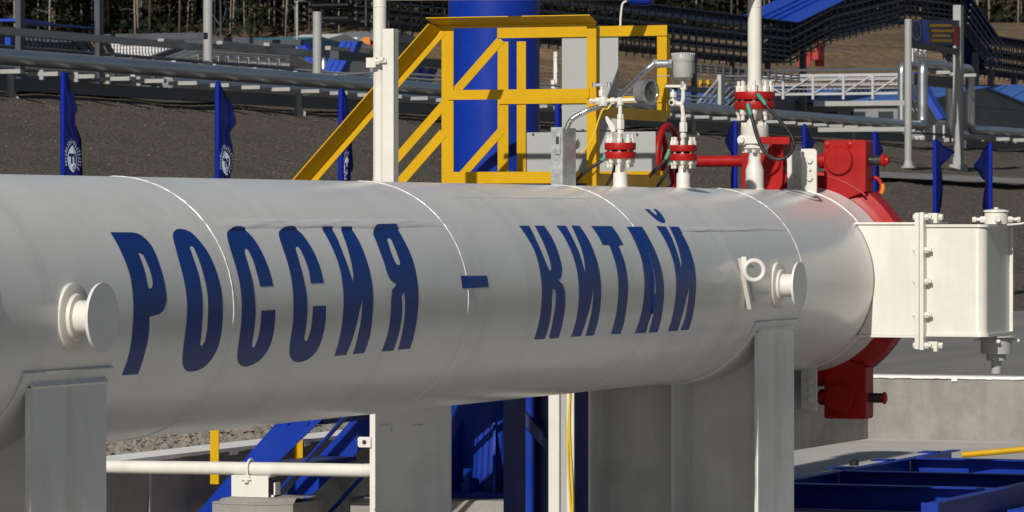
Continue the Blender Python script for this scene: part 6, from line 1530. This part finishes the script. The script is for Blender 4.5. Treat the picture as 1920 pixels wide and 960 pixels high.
# red lattice drilling mast
rx_, ry_ = X_at(1522, 60), 60.0
rm = thing('red_mast', (rx_, ry_, 4), 'red lattice mast with a red cabin far behind the rack', 'mast')
for px, y0, y1, w_ in ((1536, 50, 124, 2), (1545, 85, 124, 1.3), (1503, 94, 124, 1.3), (1520, 94, 124, 1.3)):
    pbeam(px - w_/2, px + w_/2, y0, y1, px, 'redsteel', rm, ry_, 0.2, 'mast_leg')
pface(1497, 1534, 96, 112, rx_, 'redsteel', rm, 1.0, 'cabin')
for k in range(5):
    x0, x1 = X_at(1536, ry_), X_at(1544, ry_)
    za, zb2 = Z_at(1540, 80 + 9*k, 1, ry_), Z_at(1540, 88 + 9*k, 1, ry_)
    MB().bar((x0, ry_, za), (x1, ry_, zb2), 0.05, 0.05).build('mast_brace', M['redsteel'], rm)
r2 = thing('red_mast', (X_at(1043, 60), 60, 4), 'red and white mast top seen between the blue column and the grey panel board', 'mast')
pbeam(1041, 1052, 60, 80, 1046, 'redsteel', r2, 60, 0.6, 'mast_head')
for px, y0, y1 in ((1045, 97, 165), (1040, 150, 167)): pbeam(px - 0.7, px + 0.7, y0, y1, px, 'bwhite', r2, 59.5, 0.15, 'mast_leg')
for y in (107, 137, 165): pbeam(1043, 1052, y, y + 1.5, 1046, 'bwhite', r2, 59.4, 0.1, 'mast_rung')
yf = thing('yellow_barrier', (X_at(1322, 40), 40, CREST_Z), 'short yellow barrier posts behind the transmitter', 'barrier')
for px in (1317, 1331): pbeam(px - 1.2, px + 1.2, 150, 164, px, 'yellow', yf, 40, 0.1, 'barrier_post')
pbeam(1314, 1340, 158, 160, 1327, 'yellow', yf, 40, 0.06, 'barrier_rail')
ld = thing('white_ladder', (X_at(1722, 44), 44, CREST_Z), 'white scaffold tower under the banner', 'scaffold')
for px in (1713, 1720, 1729, 1737): pbeam(px - 0.9, px + 0.9, 86, 116, px, 'bwhite', ld, 44, 0.1, 'scaffold_pole')
for y in (95, 106): pbeam(1712, 1738, y, y + 1.6, 1725, 'bwhite', ld, 44, 0.06, 'scaffold_rail')

# ------------------------------------------------------------------ forest on the hillside
def crown_mesh(name, kind, seed, Ht):
    r = random.Random(seed); b = MB()
    n = {'spruce': 900, 'pine': 700, 'birch': 500}[kind]
    for i in range(n):
        if kind == 'spruce':
            t = r.random()**0.8; z = 0.4 + t*(Ht - 0.4); rad = (1 - t)*1.7*(0.55 + 0.45*math.sin(z*5.5 + seed)) + 0.1
        elif kind == 'pine':
            t = r.random(); z = Ht*0.30 + t*Ht*0.7; rad = 1.5*math.sin(math.pi*min(1, 0.12 + t*0.86))*(0.6 + 0.4*math.sin(z*3.1 + seed))
        else:
            t = r.random(); z = Ht*0.34 + t*Ht*0.64; rad = 1.25*math.sin(math.pi*min(1, 0.15 + t*0.84))
        a = r.random()*6.283; q = rad*math.sqrt(r.random())
        c = Vector((q*math.cos(a), q*math.sin(a), z + r.uniform(-0.2, 0.2)))
        s = r.uniform(0.10, 0.24)
        u = Vector((r.uniform(-1, 1), r.uniform(-1, 1), r.uniform(-0.7, 0.7))).normalized()
        v = u.cross(Vector((r.uniform(-1, 1), r.uniform(-1, 1), r.uniform(-1, 1)))).normalized()
        b.add([c - u*s, c + v*s*0.6, c + u*s, c - v*s*0.6], [(0, 1, 2, 3)])
    me = bpy.data.meshes.new(name); me.from_pydata(b.v, [], b.f)
    return me
def trunk_mesh(name, Ht, r0, seed, limbs):
    r = random.Random(seed); b = MB()
    bend = [(0.10*math.sin(k*0.9 + seed), 0.10*math.cos(k*0.7 + seed*2), Ht*k/6) for k in range(7)]
    b.tube(bend, lambda t: r0*(1 - 0.75*t), 7)
    for k in range(limbs):
        z = Ht*r.uniform(0.12, 0.85); a = r.random()*6.283; L = r.uniform(0.5, 1.3)*(1 - z/Ht*0.5)
        b.tube([(0, 0, z), (math.cos(a)*L*0.5, math.sin(a)*L*0.5, z + 0.1), (math.cos(a)*L, math.sin(a)*L, z + r.uniform(-0.1, 0.4))], lambda t: r0*0.22*(1 - 0.7*t), 4)
    me = bpy.data.meshes.new(name); me.from_pydata(b.v, [], b.f)
    me.polygons.foreach_set('use_smooth', [True]*len(me.polygons))
    return me
protos = []
for i, (kind, Ht, r0, tm, cm) in enumerate((('pine', 13, 0.070, 'barkdark', 'needle'), ('pine', 11, 0.055, 'barkpale', 'needle2'), ('spruce', 9, 0.06, 'barkdark', 'needle'), ('spruce', 6, 0.05, 'barkdark', 'needle2'), ('birch', 11, 0.042, 'barkpale', 'needle2'), ('birch', 12, 0.05, 'barkpale', 'needle'))):
    tm_ = trunk_mesh('trunk', Ht, r0, i*3 + 1, 14); tm_.materials.append(M[tm])
    cm_ = crown_mesh('crown', kind, i*5 + 2, Ht); cm_.materials.append(M[cm])
    protos.append((kind, tm_, cm_))
FL = {'pine': ('pine_tree', 'pine in the dark forest on the hillside behind the plant'), 'spruce': ('spruce_tree', 'dark spruce in the forest on the hillside behind the plant'), 'birch': ('birch_tree', 'pale trunked birch in the forest on the hillside behind the plant')}
def tree(D, lat, idx):
    kind, tm_, cm_ = protos[idx]
    x, y = cam_ground(D, lat); a_ = lat/(60 + D*0.5)
    z = hillf(D, a_)[2] - 0.15
    nm, lb = FL[kind]
    t = thing(nm, (x, y, z), lb, 'tree', {'pine': 'pines', 'spruce': 'spruces', 'birch': 'birches'}[kind] + ' of the hillside forest')
    t.rotation_euler.z = rnd.random()*6.28
    s = rnd.uniform(0.85, 1.2); t.scale = (s, s, s*rnd.uniform(0.9, 1.15))
    for nm2, me in (('trunk', tm_), ('crown', cm_)):
        o = bpy.data.objects.new(nm2, me); COL.objects.link(o); o.parent = t
def edge_D(px):
    pts = [(-300, 277), (0, 277), (600, 281), (760, 284), (1000, 290), (1450, 290), (1545, 322), (1700, 332), (1830, 316), (1920, 312), (2200, 308)]
    for (a_, da), (b_, db) in zip(pts, pts[1:]):
        if a_ <= px <= b_: return da + (db-da)*(px-a_)/(b_-a_)
    return 300
placed = []
tries = 0
NT = 520
while len(placed) < NT and tries < 40000:
    tries += 1
    px = rnd.uniform(-120, 2040)
    if 860 < px < 1040 and rnd.random() < 0.7: continue
    D = edge_D(px) + (rnd.random()**1.4)*58
    lat = (px - 960)/8247.41*D
    if any((lat - l2)**2 + (D - d2)**2 < 0.85 for d2, l2, _ in placed): continue
    dist = D - edge_D(px)
    if px < 900: idx = rnd.choices(range(6), (5, 4, 3 if dist > 8 else 1.2, 2, 5, 4))[0]
    elif px > 1800: idx = rnd.choices(range(6), (2, 3, 2 if dist > 8 else 0.4, 1, 6, 6))[0]
    else: idx = rnd.choices(range(6), (3, 3, 5, 5, 2, 2))[0]
    placed.append((D, lat, idx))
for D, lat, idx in placed: tree(D, lat, idx)
# undergrowth and the deep of the wood read as one mass
b = MB(); r = random.Random(5)
for i in range(26000):
    px = r.uniform(-200, 2120); D = edge_D(px) + 1.5 + r.random()*80
    lat = (px - 960)/8247.41*D; x, y = cam_ground(D, lat)
    z0 = hillf(D, lat/(60 + D*0.5))[2]
    dd = D - edge_D(px)
    z = z0 + (r.random()**1.6)*(1.2 if dd < 20 else 7.0)
    c = Vector((x, y, z)); s = r.uniform(0.12, 0.34)
    u = Vector((r.uniform(-1, 1), r.uniform(-1, 1), r.uniform(-0.8, 0.8))).normalized()
    v = u.cross(Vector((r.uniform(-1, 1), r.uniform(-1, 1), r.uniform(-1, 1)))).normalized()
    b.add([c - u*s, c + v*s*0.7, c + u*s, c - v*s*0.7], [(0, 1, 2, 3)])
me = bpy.data.meshes.new('forest_undergrowth'); me.from_pydata(b.v, [], b.f); me.materials.append(M['needle'])
o = bpy.data.objects.new('forest_undergrowth', me); COL.objects.link(o)
tag(o, 'dark undergrowth and deep shade filling the forest on the hillside', 'undergrowth', kind='stuff')
